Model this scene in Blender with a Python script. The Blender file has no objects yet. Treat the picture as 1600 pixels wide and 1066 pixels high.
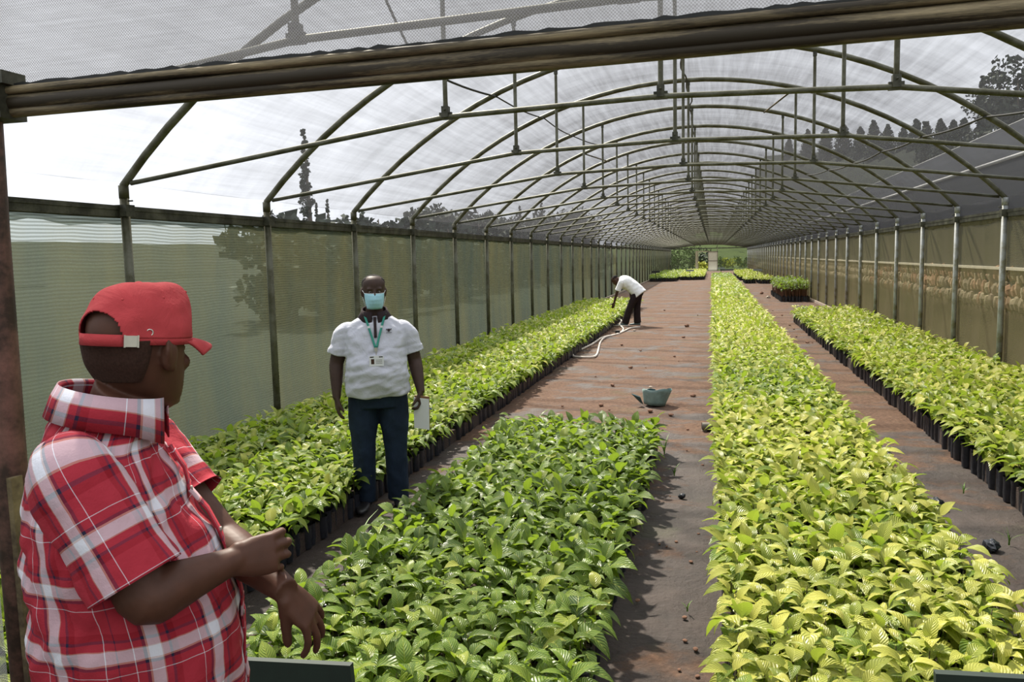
import bpy, bmesh, math, random
import numpy as np
from mathutils import Vector, Matrix, noise

# ------------------------------------------------------------------ scene, camera, sky, sun, exposure
sc = bpy.context.scene
COL = sc.collection
F_PX, YAW, PITCH, ROLL = 1254.54, 0.2459, 0.1022, -0.0231
CAM = Vector((0, 0, 1.8))
fw = Vector((-math.sin(YAW)*math.cos(PITCH), math.cos(YAW)*math.cos(PITCH), -math.sin(PITCH)))
r0 = Vector((math.cos(YAW), math.sin(YAW), 0)); u0 = r0.cross(fw)
cr = math.cos(ROLL)*r0 + math.sin(ROLL)*u0
cu = -math.sin(ROLL)*r0 + math.cos(ROLL)*u0
cd = bpy.data.cameras.new('camera'); cam = bpy.data.objects.new('camera', cd); COL.objects.link(cam)
cd.sensor_width = 36; cd.lens = F_PX/1600*36; cd.clip_start = 0.05; cd.clip_end = 600
cam.matrix_world = Matrix(((cr.x, cu.x, -fw.x, 0), (cr.y, cu.y, -fw.y, 0), (cr.z, cu.z, -fw.z, 1.8), (0, 0, 0, 1)))
sc.camera = cam

def at(px, py, d):                       # a point of the place seen at this pixel, d metres in front of the lens
    return CAM + d*(fw + cr*((px-800)/F_PX) - cu*((py-533)/F_PX))

world = bpy.data.worlds.new('sky'); sc.world = world; world.use_nodes = True
wn = world.node_tree; wn.nodes.clear()
wo = wn.nodes.new('ShaderNodeOutputWorld'); wb = wn.nodes.new('ShaderNodeBackground')
wb.inputs[0].default_value = (0.91, 0.94, 1.0, 1); wb.inputs[1].default_value = 1.6
wn.links.new(wb.outputs[0], wo.inputs[0])
sd = bpy.data.lights.new('sun', 'SUN'); sun = bpy.data.objects.new('sun', sd); COL.objects.link(sun)
sd.energy = 9.5; sd.angle = math.radians(2.6); sd.color = (1.0, 0.93, 0.80)
SUN = Vector((-0.50, 0.68, 1.0)).normalized()
sun.rotation_euler = SUN.to_track_quat('Z', 'Y').to_euler(); sun.location = (-8, 6, 14)
sc.view_settings.view_transform = 'Standard'; sc.view_settings.look = 'None'
sc.view_settings.gamma = 1; sc.view_settings.use_curve_mapping = False
sc.view_settings.exposure = 0.0

R = random.Random(7)
NR = np.random.default_rng(11)

# ------------------------------------------------------------------ helpers
def tag(o, label=None, cat=None, group=None, kind=None):
    if label: o['label'] = label
    if cat: o['category'] = cat
    if group: o['group'] = group
    if kind: o['kind'] = kind
    return o
def empty(name, loc, rz=0):
    o = bpy.data.objects.new(name, None); COL.objects.link(o); o.location = loc; o.rotation_euler = (0, 0, rz)
    o.empty_display_size = .1
    return o
class MB:
    def __init__(s): s.v = []; s.f = []; s.m = []; s.uv = []; s.sm = []; s.mi = 0
    def add(s, vs, fs, smooth=True, uvs=None):
        b = len(s.v); s.v += [tuple(v) for v in vs]
        for i, f in enumerate(fs):
            s.f.append(tuple(b+k for k in f)); s.m.append(s.mi); s.sm.append(smooth)
            s.uv.append(uvs[i] if uvs else None)
    def box(s, lo, hi, rot=None, c=None):
        x0, y0, z0 = lo; x1, y1, z1 = hi
        vs = [Vector(p) for p in ((x0,y0,z0),(x1,y0,z0),(x1,y1,z0),(x0,y1,z0),(x0,y0,z1),(x1,y0,z1),(x1,y1,z1),(x0,y1,z1))]
        if rot: vs = [rot @ v for v in vs]
        if c is not None: vs = [v+Vector(c) for v in vs]
        s.add(vs, [(0,3,2,1),(4,5,6,7),(0,1,5,4),(1,2,6,5),(2,3,7,6),(3,0,4,7)], False)
    def tube(s, pts, rad, n=8, cap=True, round_end=False):
        pts = [Vector(p) for p in pts]; m = len(pts)
        if not hasattr(rad, '__len__'): rad = [rad]*m
        rad = list(rad)
        if round_end:
            d0 = (pts[0]-pts[1]).normalized(); d1 = (pts[-1]-pts[-2]).normalized()
            ra, rb = rad[0], rad[-1]
            pts = [pts[0]+d0*ra, pts[0]+d0*ra*.8, pts[0]+d0*ra*.45] + pts + [pts[-1]+d1*rb*.45, pts[-1]+d1*rb*.8, pts[-1]+d1*rb]
            rad = [ra*.08, ra*.6, ra*.89] + rad + [rb*.89, rb*.6, rb*.08]; m = len(pts)
        t = [(pts[min(i+1, m-1)]-pts[max(i-1, 0)]).normalized() for i in range(m)]
        ref = Vector((0, 0, 1)) if abs(t[0].z) < .9 else Vector((1, 0, 0))
        a = t[0].cross(ref).normalized(); vs = []
        for i in range(m):
            a = (a - t[i]*a.dot(t[i])).normalized(); b = t[i].cross(a)
            for k in range(n):
                w = 2*math.pi*k/n; vs.append(pts[i]+(a*math.cos(w)+b*math.sin(w))*rad[i])
        fs = [(i*n+k, i*n+(k+1) % n, (i+1)*n+(k+1) % n, (i+1)*n+k) for i in range(m-1) for k in range(n)]
        if cap: fs += [tuple(range(n))[::-1], tuple((m-1)*n+k for k in range(n))]
        s.add(vs, fs, True)
    def ball(s, c, r, rot=None, nu=12, nv=8):
        c = Vector(c); rx, ry, rz = (r, r, r) if not hasattr(r, '__len__') else r
        vs = []; 
        for j in range(1, nv):
            ph = math.pi*j/nv
            for i in range(nu):
                w = 2*math.pi*i/nu; vs.append(Vector((rx*math.sin(ph)*math.cos(w), ry*math.sin(ph)*math.sin(w), rz*math.cos(ph))))
        vs += [Vector((0, 0, rz)), Vector((0, 0, -rz))]
        if rot: vs = [rot @ v for v in vs]
        vs = [v+c for v in vs]
        fs = [(j*nu+i, (j+1)*nu+i, (j+1)*nu+(i+1) % nu, j*nu+(i+1) % nu) for j in range(nv-2) for i in range(nu)]
        T = (nv-1)*nu
        fs += [(T, i, (i+1) % nu) for i in range(nu)] + [(T+1, (nv-2)*nu+(i+1) % nu, (nv-2)*nu+i) for i in range(nu)]
        s.add(vs, fs, True)
    def mesh(s, name, mats):
        me = bpy.data.meshes.new(name); me.from_pydata(s.v, [], s.f)
        for m in mats: me.materials.append(m)
        me.polygons.foreach_set('material_index', s.m); me.polygons.foreach_set('use_smooth', s.sm)
        if any(u is not None for u in s.uv):
            ul = me.uv_layers.new(name='UVMap'); li = 0
            for p, u in zip(me.polygons, s.uv):
                if u:
                    for k, l in enumerate(p.loop_indices): ul.data[l].uv = u[k]
        me.update(); return me
    def build(s, name, mats, parent=None, loc=(0, 0, 0)):
        if not isinstance(mats, (list, tuple)): mats = [mats]
        o = bpy.data.objects.new(name, s.mesh(name, mats)); COL.objects.link(o); o.location = loc
        if parent: o.parent = parent
        return o
def copy_tree(o, parent=None):
    c = o.copy(); COL.objects.link(c); c.parent = parent
    for ch in o.children: copy_tree(ch, c)
    return c
def catmull(P, n):                       # P: list of equal-length tuples
    P = np.array(P, float); m = len(P); out = []
    for t in np.linspace(0, m-1, n):
        i = min(int(t), m-2); f_ = t-i
        p0 = P[max(i-1, 0)]; p1 = P[i]; p2 = P[i+1]; p3 = P[min(i+2, m-1)]
        out.append(.5*((2*p1)+(-p0+p2)*f_+(2*p0-5*p1+4*p2-p3)*f_**2+(-p0+3*p1-3*p2+p3)*f_**3))
    return np.array(out)
def fast_mesh(name, V, Fq, mats, smooth=True, uv=None, tint=None, midx=None):
    """V (n,3), Fq (m,k) constant polygon size"""
    me = bpy.data.meshes.new(name); n = len(V); m, k = Fq.shape
    me.vertices.add(n); me.vertices.foreach_set('co', np.ascontiguousarray(V, np.float32).ravel())
    me.loops.add(m*k); me.loops.foreach_set('vertex_index', Fq.astype(np.int32).ravel())
    me.polygons.add(m); me.polygons.foreach_set('loop_start', np.arange(0, m*k, k, dtype=np.int32))
    for q in mats: me.materials.append(q)
    if midx is not None: me.polygons.foreach_set('material_index', midx.astype(np.int32))
    me.polygons.foreach_set('use_smooth', np.full(m, smooth))
    if uv is not None:
        ul = me.uv_layers.new(name='UVMap'); ul.data.foreach_set('uv', uv[Fq.ravel()].astype(np.float32).ravel())
    if tint is not None:
        a = me.attributes.new('tint', 'FLOAT', 'POINT'); a.data.foreach_set('value', tint.astype(np.float32))
    me.update(calc_edges=True); me.validate(); return me

# ------------------------------------------------------------------ materials
class NT:
    def __init__(s, name):
        s.m = bpy.data.materials.new(name); s.m.use_nodes = True; s.t = s.m.node_tree; s.t.nodes.clear()
        s.out = s.t.nodes.new('ShaderNodeOutputMaterial')
    def n(s, typ, **kw):
        x = s.t.nodes.new('ShaderNode'+typ)
        for k, v in kw.items():
            if k.startswith('i_'):
                key = k[2:]; key = int(key) if key.isdigit() else key.replace('_', ' ')
                if isinstance(v, bpy.types.NodeSocket): s.t.links.new(v, x.inputs[key])
                else: x.inputs[key].default_value = v
            else: setattr(x, k, v)
        return x
    def math(s, op, a, b=None, c=None):
        x = s.t.nodes.new('ShaderNodeMath'); x.operation = op
        for i, v in enumerate((a, b, c)):
            if v is None: continue
            if isinstance(v, bpy.types.NodeSocket): s.t.links.new(v, x.inputs[i])
            else: x.inputs[i].default_value = v
        return x.outputs[0]
    def mix(s, fac, a, b, blend='MIX'):
        x = s.t.nodes.new('ShaderNodeMix'); x.data_type = 'RGBA'; x.blend_type = blend
        for i, v in ((0, fac), (6, a), (7, b)):
            if isinstance(v, bpy.types.NodeSocket): s.t.links.new(v, x.inputs[i])
            elif i and len(v) == 3: x.inputs[i].default_value = (*v, 1)
            else: x.inputs[i].default_value = v
        return x.outputs[2]
    def ramp(s, fac, stops, interp='LINEAR'):
        x = s.t.nodes.new('ShaderNodeValToRGB'); x.color_ramp.interpolation = interp
        e = x.color_ramp.elements
        while len(e) < len(stops): e.new(.5)
        for el, (p, c) in zip(e, stops):
            el.position = p; el.color = (*c, 1) if hasattr(c, '__len__') else (c, c, c, 1)
        s.t.links.new(fac, x.inputs[0]); return x.outputs[0]
    def noise(s, scale, detail=4, rough=.55, vec=None, dist=0):
        x = s.n('TexNoise'); x.inputs['Scale'].default_value = scale; x.inputs['Detail'].default_value = detail
        x.inputs['Roughness'].default_value = rough; x.inputs['Distortion'].default_value = dist
        if vec is not None: s.t.links.new(vec, x.inputs['Vector'])
        return x.outputs['Fac']
    def coord(s, kind='Object', scale=None):
        x = s.n('TexCoord').outputs[kind]
        if scale:
            m = s.n('Mapping'); s.t.links.new(x, m.inputs['Vector']); m.inputs['Scale'].default_value = scale; x = m.outputs[0]
        return x
    def bump(s, h, strength=.3, dist=.01):
        b = s.n('Bump'); s.t.links.new(h, b.inputs['Height']); b.inputs['Strength'].default_value = strength
        b.inputs['Distance'].default_value = dist; return b.outputs[0]
    def pbsdf(s, col, rough=.6, metal=0, normal=None, spec=.5, **kw):
        p = s.n('BsdfPrincipled')
        for k, v in (('Base Color', col), ('Roughness', rough), ('Metallic', metal), ('Normal', normal), ('Specular IOR Level', spec)):
            if v is None: continue
            if isinstance(v, bpy.types.NodeSocket): s.t.links.new(v, p.inputs[k])
            elif k == 'Base Color': p.inputs[k].default_value = (*v[:3], 1)
            else: p.inputs[k].default_value = v
        return p.outputs[0]
    def done(s, sh): s.t.links.new(sh, s.out.inputs['Surface']); return s.m

def simple(name, col, rough=.6, metal=0, var=.15, scale=20, bump=.15, bd=.003, spec=.5):
    t = NT(name); c = t.coord(); nz = t.noise(scale, 5, vec=c)
    c1 = tuple(x*(1-var) for x in col); c2 = tuple(min(1, x*(1+var)) for x in col)
    return t.done(t.pbsdf(t.ramp(nz, [(.3, c1), (.7, c2)]), rough, metal, t.bump(nz, bump, bd) if bump else None, spec))
def steel(name, base, grime, dirt=.5, sc_=6, st=None):
    t = NT(name); c = t.coord('Object', st); a = t.noise(sc_, 6, .6, c); b = t.noise(60, 3, .6, c)
    m = t.ramp(t.math('ADD', a, t.math('MULTIPLY', b, .25)), [(dirt-.05, 0.0), (dirt+.22, 1.0)])
    col = t.mix(m, base, grime)
    return t.done(t.pbsdf(col, .55, .35, t.bump(b, .2, .002)))
M_FRAME = steel('weathered pipe with backlit shade', (.15, .15, .11), (.06, .057, .026), .5)  # base colour lowered to paint in backlit shade; grime is its own
M_POST_R = steel('galvanised post', (.40, .42, .42), (.20, .19, .10), .6)
M_HEADER = steel('dirty header pipe', (.34, .27, .15), (.028, .020, .009), .44, 2.2, (.7, 9, 14))
M_RUST = steel('rusty painted post', (.20, .10, .075), (.04, .024, .016), .5, 5)
M_RAIL = steel('dirty eave channel', (.12, .12, .085), (.03, .03, .018), .5, 5)
M_DARK = simple('black rubber', (.012, .013, .012), .6)
M_SOILBAG = simple('black polythene', (.014, .016, .022), .28, 0, .3, 40, .6, .006)
M_POT = simple('potting soil', (.035, .02, .014), .95, 0, .4, 80, .8, .01)

def net(name, col, trans, opa0, opa1, line=None, lam=.02, tr_share=.6, streak=None, grain=None, dots=None, gz_pow=1.0):
    """fine woven shade net: holes let light straight through, threads scatter it"""
    t = NT(name); c = t.coord('Object')
    lw = t.n('LayerWeight'); lw.inputs['Blend'].default_value = .5
    opa = t.math('ADD', opa0, t.math('MULTIPLY', t.math('POWER', lw.outputs['Facing'], gz_pow), opa1-opa0))
    sx = t.n('SeparateXYZ'); t.t.links.new(c, sx.inputs[0])
    if line:
        wob = t.noise(.8, 3, .5, c)
        w = t.math('SINE', t.math('ADD', t.math('MULTIPLY', sx.outputs[2], 2*math.pi/lam), t.math('MULTIPLY', wob, 26)))
        opa = t.math('ADD', opa, t.math('MULTIPLY', w, line))
    if dots:
        wx = t.math('SINE', t.math('MULTIPLY', sx.outputs[0], 2*math.pi/dots[0])); wz = t.math('SINE', t.math('MULTIPLY', sx.outputs[2], 2*math.pi/dots[0]))
        opa = t.math('ADD', opa, t.math('MULTIPLY', t.math('MULTIPLY', wx, wz), dots[1]))
        nzs = t.noise(1.0, 6, .7, t.coord('Object', (3, 1, 130)))
        opa = t.math('ADD', opa, t.math('MULTIPLY', t.math('SUBTRACT', nzs, .5), dots[2]))
    if grain:
        g1 = t.noise(1.0, 5, .7, t.coord('Object', grain[0])); g2 = t.noise(1.0, 4, .6, t.coord('Object', grain[1]))
        g = t.math('ADD', g1, g2)
        opa = t.math('ADD', opa, t.math('MULTIPLY', t.math('SUBTRACT', g, 1.0), grain[2]))
    blot = t.noise(.7, 6, .6, c)
    opa = t.math('ADD', opa, t.math('MULTIPLY', t.math('SUBTRACT', blot, .5), .18))
    colr = col
    if streak:
        sk = t.noise(1.0, 5, .65, t.coord('Object', streak[1]))
        colr = t.mix(t.ramp(sk, [(.38, 0.0), (.66, 1.0)]), col, streak[0])
    cl = t.n('Clamp'); t.t.links.new(opa, cl.inputs[0]); cl.inputs[2].default_value = .97
    df = t.n('BsdfDiffuse'); tl = t.n('BsdfTranslucent'); tp = t.n('BsdfTransparent')
    for q in (df, tl):
        if isinstance(colr, bpy.types.NodeSocket): t.t.links.new(colr, q.inputs[0])
        else: q.inputs[0].default_value = (*colr, 1)
    tp.inputs[0].default_value = (*trans, 1)
    m1 = t.n('MixShader', i_0=tr_share, i_1=df.outputs[0], i_2=tl.outputs[0])
    m2 = t.n('MixShader', i_0=cl.outputs[0], i_1=tp.outputs[0], i_2=m1.outputs[0])
    return t.done(m2.outputs[0])
M_ROOF = net('roof shade net', (.085, .085, .092), (1, 1, 1), .02, 1.0, grain=((.6, 2.2, .6), (14, .5, 14), .34), tr_share=.45, gz_pow=1.5)
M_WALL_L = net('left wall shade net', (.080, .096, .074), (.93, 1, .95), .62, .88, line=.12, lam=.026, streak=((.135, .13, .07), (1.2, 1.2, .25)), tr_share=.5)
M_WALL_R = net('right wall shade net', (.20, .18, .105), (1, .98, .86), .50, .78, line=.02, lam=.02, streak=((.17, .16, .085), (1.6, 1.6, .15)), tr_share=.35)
M_WALL_B = net('far wall shade net', (.055, .062, .038), (.9, 1, .8), .50, .7, tr_share=.4)
M_GABLE = net('gable shade net', (.19, .19, .205), (1, 1, 1), .60, .80, dots=(.0085, .28, .35), tr_share=.5)

def leaf_mat(name, g0, g1, y, dark=1.0):
    t = NT(name)
    uv = t.n('UVMap').outputs[0]; sx = t.n('SeparateXYZ'); t.t.links.new(uv, sx.inputs[0])
    au = t.math('ABSOLUTE', t.math('SUBTRACT', sx.outputs[0], .5))           # 0 at the midrib
    ph = t.math('SUBTRACT', t.math('MULTIPLY', sx.outputs[1], 9.0), t.math('MULTIPLY', au, 6.0))
    vein = t.math('ABSOLUTE', t.math('SUBTRACT', t.math('FRACT', ph), .5))   # 0 at a side vein
    vm = t.ramp(vein, [(.0, 1.0), (.09, 0.0)]); mid = t.ramp(au, [(.0, 1.0), (.035, 0.0)])
    vv = t.math('MAXIMUM', vm, mid)
    at_ = t.n('Attribute'); at_.attribute_name = 'tint'
    oi = t.n('ObjectInfo')
    tv = t.math('ADD', at_.outputs['Fac'], t.math('MULTIPLY', t.math('SUBTRACT', oi.outputs['Random'], .5), .12))
    col = t.ramp(tv, [(.0, g0), (.5, g1), (1.0, y)])
    col = t.mix(t.math('MULTIPLY', vv, .35), col, tuple(min(1, c*1.7) for c in y))
    hgt = t.math('SUBTRACT', t.math('MULTIPLY', vein, 1.6), t.math('MULTIPLY', mid, .6))
    bp = t.bump(hgt, .55, .006)
    geo = t.n('NewGeometry')
    col2 = t.mix(t.math('MULTIPLY', geo.outputs['Backfacing'], .45), col, tuple(min(1, c*1.2) for c in g1))
    p = t.pbsdf(col2, .40, 0, bp, .42)
    tl = t.n('BsdfTranslucent'); t.t.links.new(t.mix(.5, col2, (.42, .60, .04)), tl.inputs[0])
    mx = t.n('MixShader', i_0=.33, i_1=p, i_2=tl.outputs[0])
    return t.done(mx.outputs[0])
M_LEAF = leaf_mat('seedling leaf', (.026, .068, .010), (.120, .200, .020), (.50, .48, .09))
M_STEM = simple('green brown stem', (.07, .06, .02), .7)
M_REDSTEM = simple('reddish stem', (.13, .05, .025), .7)
# ------------------------------------------------------------------ ground
def soil_mat():
    t = NT('red brown nursery soil'); c = t.coord('Object')
    big = t.noise(.55, 6, .6, c, .6); mid = t.noise(3.2, 8, .62, c); fine = t.noise(26, 8, .75, c)
    dry = t.ramp(fine, [(.25, (.045, .022, .012)), (.52, (.115, .060, .034)), (.78, (.22, .130, .080))])
    st = t.noise(1.0, 5, .6, t.coord('Object', (.9, 1.7, 1)), .8)
    wet = t.ramp(t.math('ADD', t.math('MULTIPLY', st, .7), t.math('MULTIPLY', mid, .3)), [(.47, 0.0), (.56, 1.0)])
    sx = t.n('SeparateXYZ'); t.t.links.new(c, sx.inputs[0])
    near = t.n('MapRange', i_1=9.5, i_2=5.0, i_3=0.0, i_4=.16); t.t.links.new(sx.outputs[1], near.inputs[0])
    w2 = t.ramp(t.math('ADD', t.math('ADD', t.math('MULTIPLY', st, .7), t.math('MULTIPLY', mid, .3)), near.outputs[0]), [(.50, 0.0), (.60, 1.0)])
    col = t.mix(w2, dry, t.ramp(mid, [(.3, (.022, .014, .010)), (.7, (.062, .042, .034))]))
    moss = t.ramp(t.noise(1.3, 5, .6, c), [(.58, 0.0), (.72, 1.0)])
    col = t.mix(t.math('MULTIPLY', moss, .35), col, (.06, .075, .02))
    ro = t.ramp(w2, [(0, .95), (1, .62)])
    h = t.math('ADD', t.math('MULTIPLY', mid, 1.5), t.math('MULTIPLY', fine, .45))
    return t.done(t.pbsdf(col, ro, 0, t.bump(h, .9, .045), .45))
M_SOIL = soil_mat()
def grass_mat(name, a, b, s=3):
    t = NT(name); c = t.coord('Object'); n1 = t.noise(s, 8, .7, c); n2 = t.noise(s*.12, 4, .6, c)
    col = t.ramp(t.math('ADD', t.math('MULTIPLY', n1, .5), t.math('MULTIPLY', n2, .5)), [(.35, a), (.62, b)])
    return t.done(t.pbsdf(col, .9, 0, t.bump(n1, .8, .08), .2))
M_GRASS = grass_mat('rough grass outside', (.035, .06, .02), (.10, .14, .04))
M_HILL = grass_mat('wooded hill', (.007, .012, .006), (.018, .028, .012), .7)
M_HILLG = grass_mat('green hillside', (.02, .035, .01), (.065, .09, .02), .8)
M_BANK = grass_mat('bare earth bank', (.09, .075, .045), (.19, .15, .09), 1.5)

XL, XR, Y0, SP = -4.456, 3.644, 5.4328, 2.0775
YE, YG = Y0+SP*41, 1.9                    # far end wall, near gable wall
XC = (XL+XR)/2; ZE = 2.436
def arch_z(x, r=5.53): 
    dx = x-XC; return 4.2-5.53+math.sqrt(max(0, r*r-dx*dx))
def grid(name, xs, ys, zf, mat, kind='structure'):
    nx, ny = len(xs), len(ys)
    X, Y = np.meshgrid(xs, ys); Z = np.array([[zf(x, y) for x in xs] for y in ys])
    V = np.stack([X.ravel(), Y.ravel(), Z.ravel()], 1)
    i, j = np.meshgrid(np.arange(nx-1), np.arange(ny-1)); a = (j*nx+i).ravel()
    Fq = np.stack([a, a+1, a+nx+1, a+nx], 1)
    o = bpy.data.objects.new(name, fast_mesh(name, V, Fq, [mat])); COL.objects.link(o)
    if kind: o['kind'] = kind
    return o
def gz(x, y):
    n1 = noise.noise(Vector((x*1.1, y*1.1, 0))); n2 = noise.noise(Vector((x*4.5, y*4.5, 3.1))); n3 = noise.noise(Vector((x*13, y*13, 7)))
    return .012*n1+.014*n2+.010*n3-.006
ys_ = np.concatenate([np.arange(-4, -1.5, .5), np.arange(-1.5, 12, .07), np.arange(12, 30, .25), np.arange(30, YE+.3, 1.5)])
grid('floor', np.arange(XL-.05, XR+.1, .07), ys_, gz, M_SOIL)
# ground outside, left: rough grass then a wooded hill
def left_z(x, y):
    d = -4.5-x
    return -.03+.004*d + .25*noise.noise(Vector((x*.2, y*.2, 0)))*min(1, d/6)
grid('ground_left', -4.5-np.concatenate([np.arange(0, 10, .5), np.arange(10, 90, 3)]), np.arange(-8, 200, 3.), left_z, M_HILL)
def right_z(x, y):
    d = x-3.7
    b = min(1, max(0, (d-.5)/1.2)); return -.03+b*.8 + (0 if d < 2 else .03*(d-2))
grid('ground_right', 3.68+np.concatenate([np.arange(0, 6, .15), np.arange(6, 50, 3)]), np.arange(-8, 110, 2.), right_z, M_BANK)
def end_z(x, y):
    d = y-YE
    return -.04+min(6.5, max(0, d-14)*.14)*max(.15, 1-abs(x+1)/40)+ .4*noise.noise(Vector((x*.1, y*.1, 4)))*min(1, d/10) + .04*max(0, x-1)*min(1, d/20)*(x < 10)
grid('ground_far', np.arange(-60, 60, 3.), YE+.05+np.concatenate([np.arange(0, 20, 1), np.arange(20, 150, 5)]), end_z, M_HILLG)
# far hills as terrain
def hill(name, x0, x1, y0, y1, zf, mat, n=60):
    return grid(name, np.linspace(x0, x1, n), np.linspace(y0, y1, n), zf, mat)
def hz(x, y):
    d = -60-x
    if d < 0: return -3
    return min(1, d/60)*(6.6+1.2*noise.noise(Vector((x*.01, y*.02, 0))))+1.2*noise.noise(Vector((x*.06, y*.06, 5)))
hill('hill_left', -60, -260, -60, 260, hz, M_HILL, 80)

# ------------------------------------------------------------------ hoop frames
def make_frame():
    root = empty('hoop_frame', (0, 0, 0))
    n = 30; a0 = math.asin(4.05/5.53)
    arc = []
    for i in range(n+1):
        a = -a0+2*a0*i/n; arc.append((XC+5.53*math.sin(a), 0, 4.2-5.53+5.53*math.cos(a)))
    arc = [(XL, 0, ZE-.06)]+arc+[(XR, 0, ZE-.06)]
    m = MB(); m.tube(arc, .031, 10); m.build('arch', M_FRAME, root)
    for sx, mt in ((XL, M_FRAME), (XR, M_POST_R)):
        m = MB(); m.tube([(sx, 0, -.1), (sx, 0, ZE-.03)], .036, 10); m.tube([(sx, 0, ZE-.10), (sx, 0, ZE+.0)], .039, 10)
        m.build('post', mt, root)
        m = MB(); s = 1 if sx < 0 else -1
        m.box((sx-.05, -.05, ZE-.24), (sx+.05, .05, ZE-.15)); m.tube([(sx+s*.03, 0, ZE-.12), (sx+s*.075, 0, ZE-.12)], .007, 6)
        m.build('rail_clamp', M_RAIL, root)
    ch = [(XL+.07, 0, ZE+.015), (-1.80, 0, 2.790), (-.33, 0, 2.828), (1.08, 0, 2.786), (XR-.07, 0, ZE+.015)]
    m = MB(); m.tube(ch, .0185, 8); m.build('chord', M_FRAME, root)
    for k, (x, _, z) in enumerate(ch[1:4]):
        zt = arch_z(x)
        m = MB(); m.tube([(x, 0, z+.01), (x, 0, z+.1), (x, 0, zt-.1), (x, 0, zt-.02)], [.021, .017, .017, .014], 8)
        m.build('hanger', M_FRAME, root)
        m = MB(); m.box((x-.045, -.012, z-.02), (x+.045, .012, z+.03)); m.box((x-.024, -.026, z-.005), (x+.024, .026, z+.07))
        m.tube([(x, -.035, z+.045), (x, .035, z+.045)], .008, 6)
        m.build('bracket', M_RAIL, root)
        m = MB(); m.box((x-.02, -.02, zt-.07), (x+.02, .02, zt-.0)); m.build('clip', M_RAIL, root)
    return root
ORD = ['nearest', 'second', 'third', 'fourth', 'fifth', 'sixth', 'seventh', 'eighth', 'ninth', 'tenth']
base = make_frame()
for i, k in enumerate(range(-1, 42)):
    o = base if i == 0 else copy_tree(base)
    o.location = (0, Y0+SP*k, 0)
    lab = ('%s steel hoop frame with hangers and chord, counting from the doorway' % ORD[i]) if i < 10 else 'distant steel hoop frame beyond the tenth, far down the tunnel'
    if i == 0: lab = 'nearest steel hoop frame, partly seen through the net above the doorway header'
    tag(o, lab, 'frame', 'steel hoop frames of the tunnel')
# eave rails
for sx, lab in ((XL, 'dark steel eave channel along the top of the left net wall'), (XR, 'dark steel eave channel along the top of the right net wall')):
    r_ = empty('eave_rail', (sx, YG, ZE-.20)); tag(r_, lab, 'rail')
    s = -1 if sx < 0 else 1
    m = MB(); x0, x1 = (-.052, -.012) if s < 0 else (.012, .052)
    m.box((x0, 0, -.045), (x1, YE-YG, .045)); m.box((x0+s*.012, 0, -.05), (x1+s*.012, YE-YG, -.030)); m.box((x0-s*.008, 0, .01), (x1-s*.008, YE-YG, .022))
    m.build('channel', M_RAIL, r_)
    m = MB(); 
    yy = np.arange(0, 40, .12); vs = []; fs = []
    for q, y in enumerate(yy):
        d = .03+.05*abs(noise.noise(Vector((y*1.3, sx, 0))))+.02*R.random()
        vs += [(s*.03, y, -.04), (s*.045+.01*R.random(), y, -.045-d)]
        if q: fs.append((2*q-2, 2*q, 2*q+1, 2*q-1))
    m.add(vs, fs, False); m.build('net_edge', M_WALL_L if s < 0 else M_WALL_R, r_)
# base rails
for sx, lab in ((XL+.075, 'pale timber kerb at the foot of the left net wall'), (XR-.075, 'pale timber kerb at the foot of the right net wall')):
    m = MB(); m.box((sx-.03, YG, -.03), (sx+.03, YE, .07)); o = m.build('kerb', simple('pale kerb', (.30, .24, .19), .9), None); tag(o, lab, 'kerb')

# ------------------------------------------------------------------ nets
nA = 44; xs = []
a0 = math.asin(4.05/5.53)
YB = -4.0  # unseen roof and side nets added behind the camera to dim near figures
ysr = np.concatenate([np.linspace(YB, YG, 7), np.concatenate([Y0+SP*k+np.linspace(0, SP, 5)[:-1] for k in range(-1, 41)]), [YE]])
V = []; 
for y in ysr:
    ph = ((y-Y0)/SP) % 1.0; sag = .035*math.sin(math.pi*ph)
    for i in range(nA+1):
        a = -a0-.0+2*a0*i/nA; rr = 5.53+.036-sag*.6+.008*noise.noise(Vector((i*.4, y*.9, 0)))
        V.append((XC+rr*math.sin(a), y, 4.2-5.53+rr*math.cos(a)))
V = np.array(V); nx = nA+1; i, j = np.meshgrid(np.arange(nA), np.arange(len(ysr)-1)); a = (j*nx+i).ravel()
o = bpy.data.objects.new('ceiling', fast_mesh('ceiling', V, np.stack([a, a+1, a+nx+1, a+nx], 1), [M_ROOF])); COL.objects.link(o); o['kind'] = 'structure'
def wall_net(name, x, y0, y1, z0, z1, mat, s):
    ys = np.concatenate([np.arange(y0, 30, .26), np.arange(30, y1+.5, 1.04)]); zs = np.linspace(z0, z1, 14)
    V = []
    for y in ys:
        ph = ((y-Y0)/SP) % 1.0
        for z in zs:
            V.append((x+s*(.045+.035*math.sin(math.pi*ph)*math.sin(math.pi*(z-z0)/(z1-z0)))+.012*noise.noise(Vector((y*2.2, z*.8, x))), min(y, y1), z))
    V = np.array(V); n = len(zs); i, j = np.meshgrid(np.arange(n-1), np.arange(len(ys)-1)); a = (j*n+i).ravel()
    o = bpy.data.objects.new(name, fast_mesh(name, V, np.stack([a, a+1, a+n+1, a+n], 1), [mat])); COL.objects.link(o); o['kind'] = 'structure'
    return o
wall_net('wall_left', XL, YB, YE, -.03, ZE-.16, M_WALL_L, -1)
wall_net('wall_right', XR, YB, YE, -.03, ZE-.16, M_WALL_R, 1)
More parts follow.
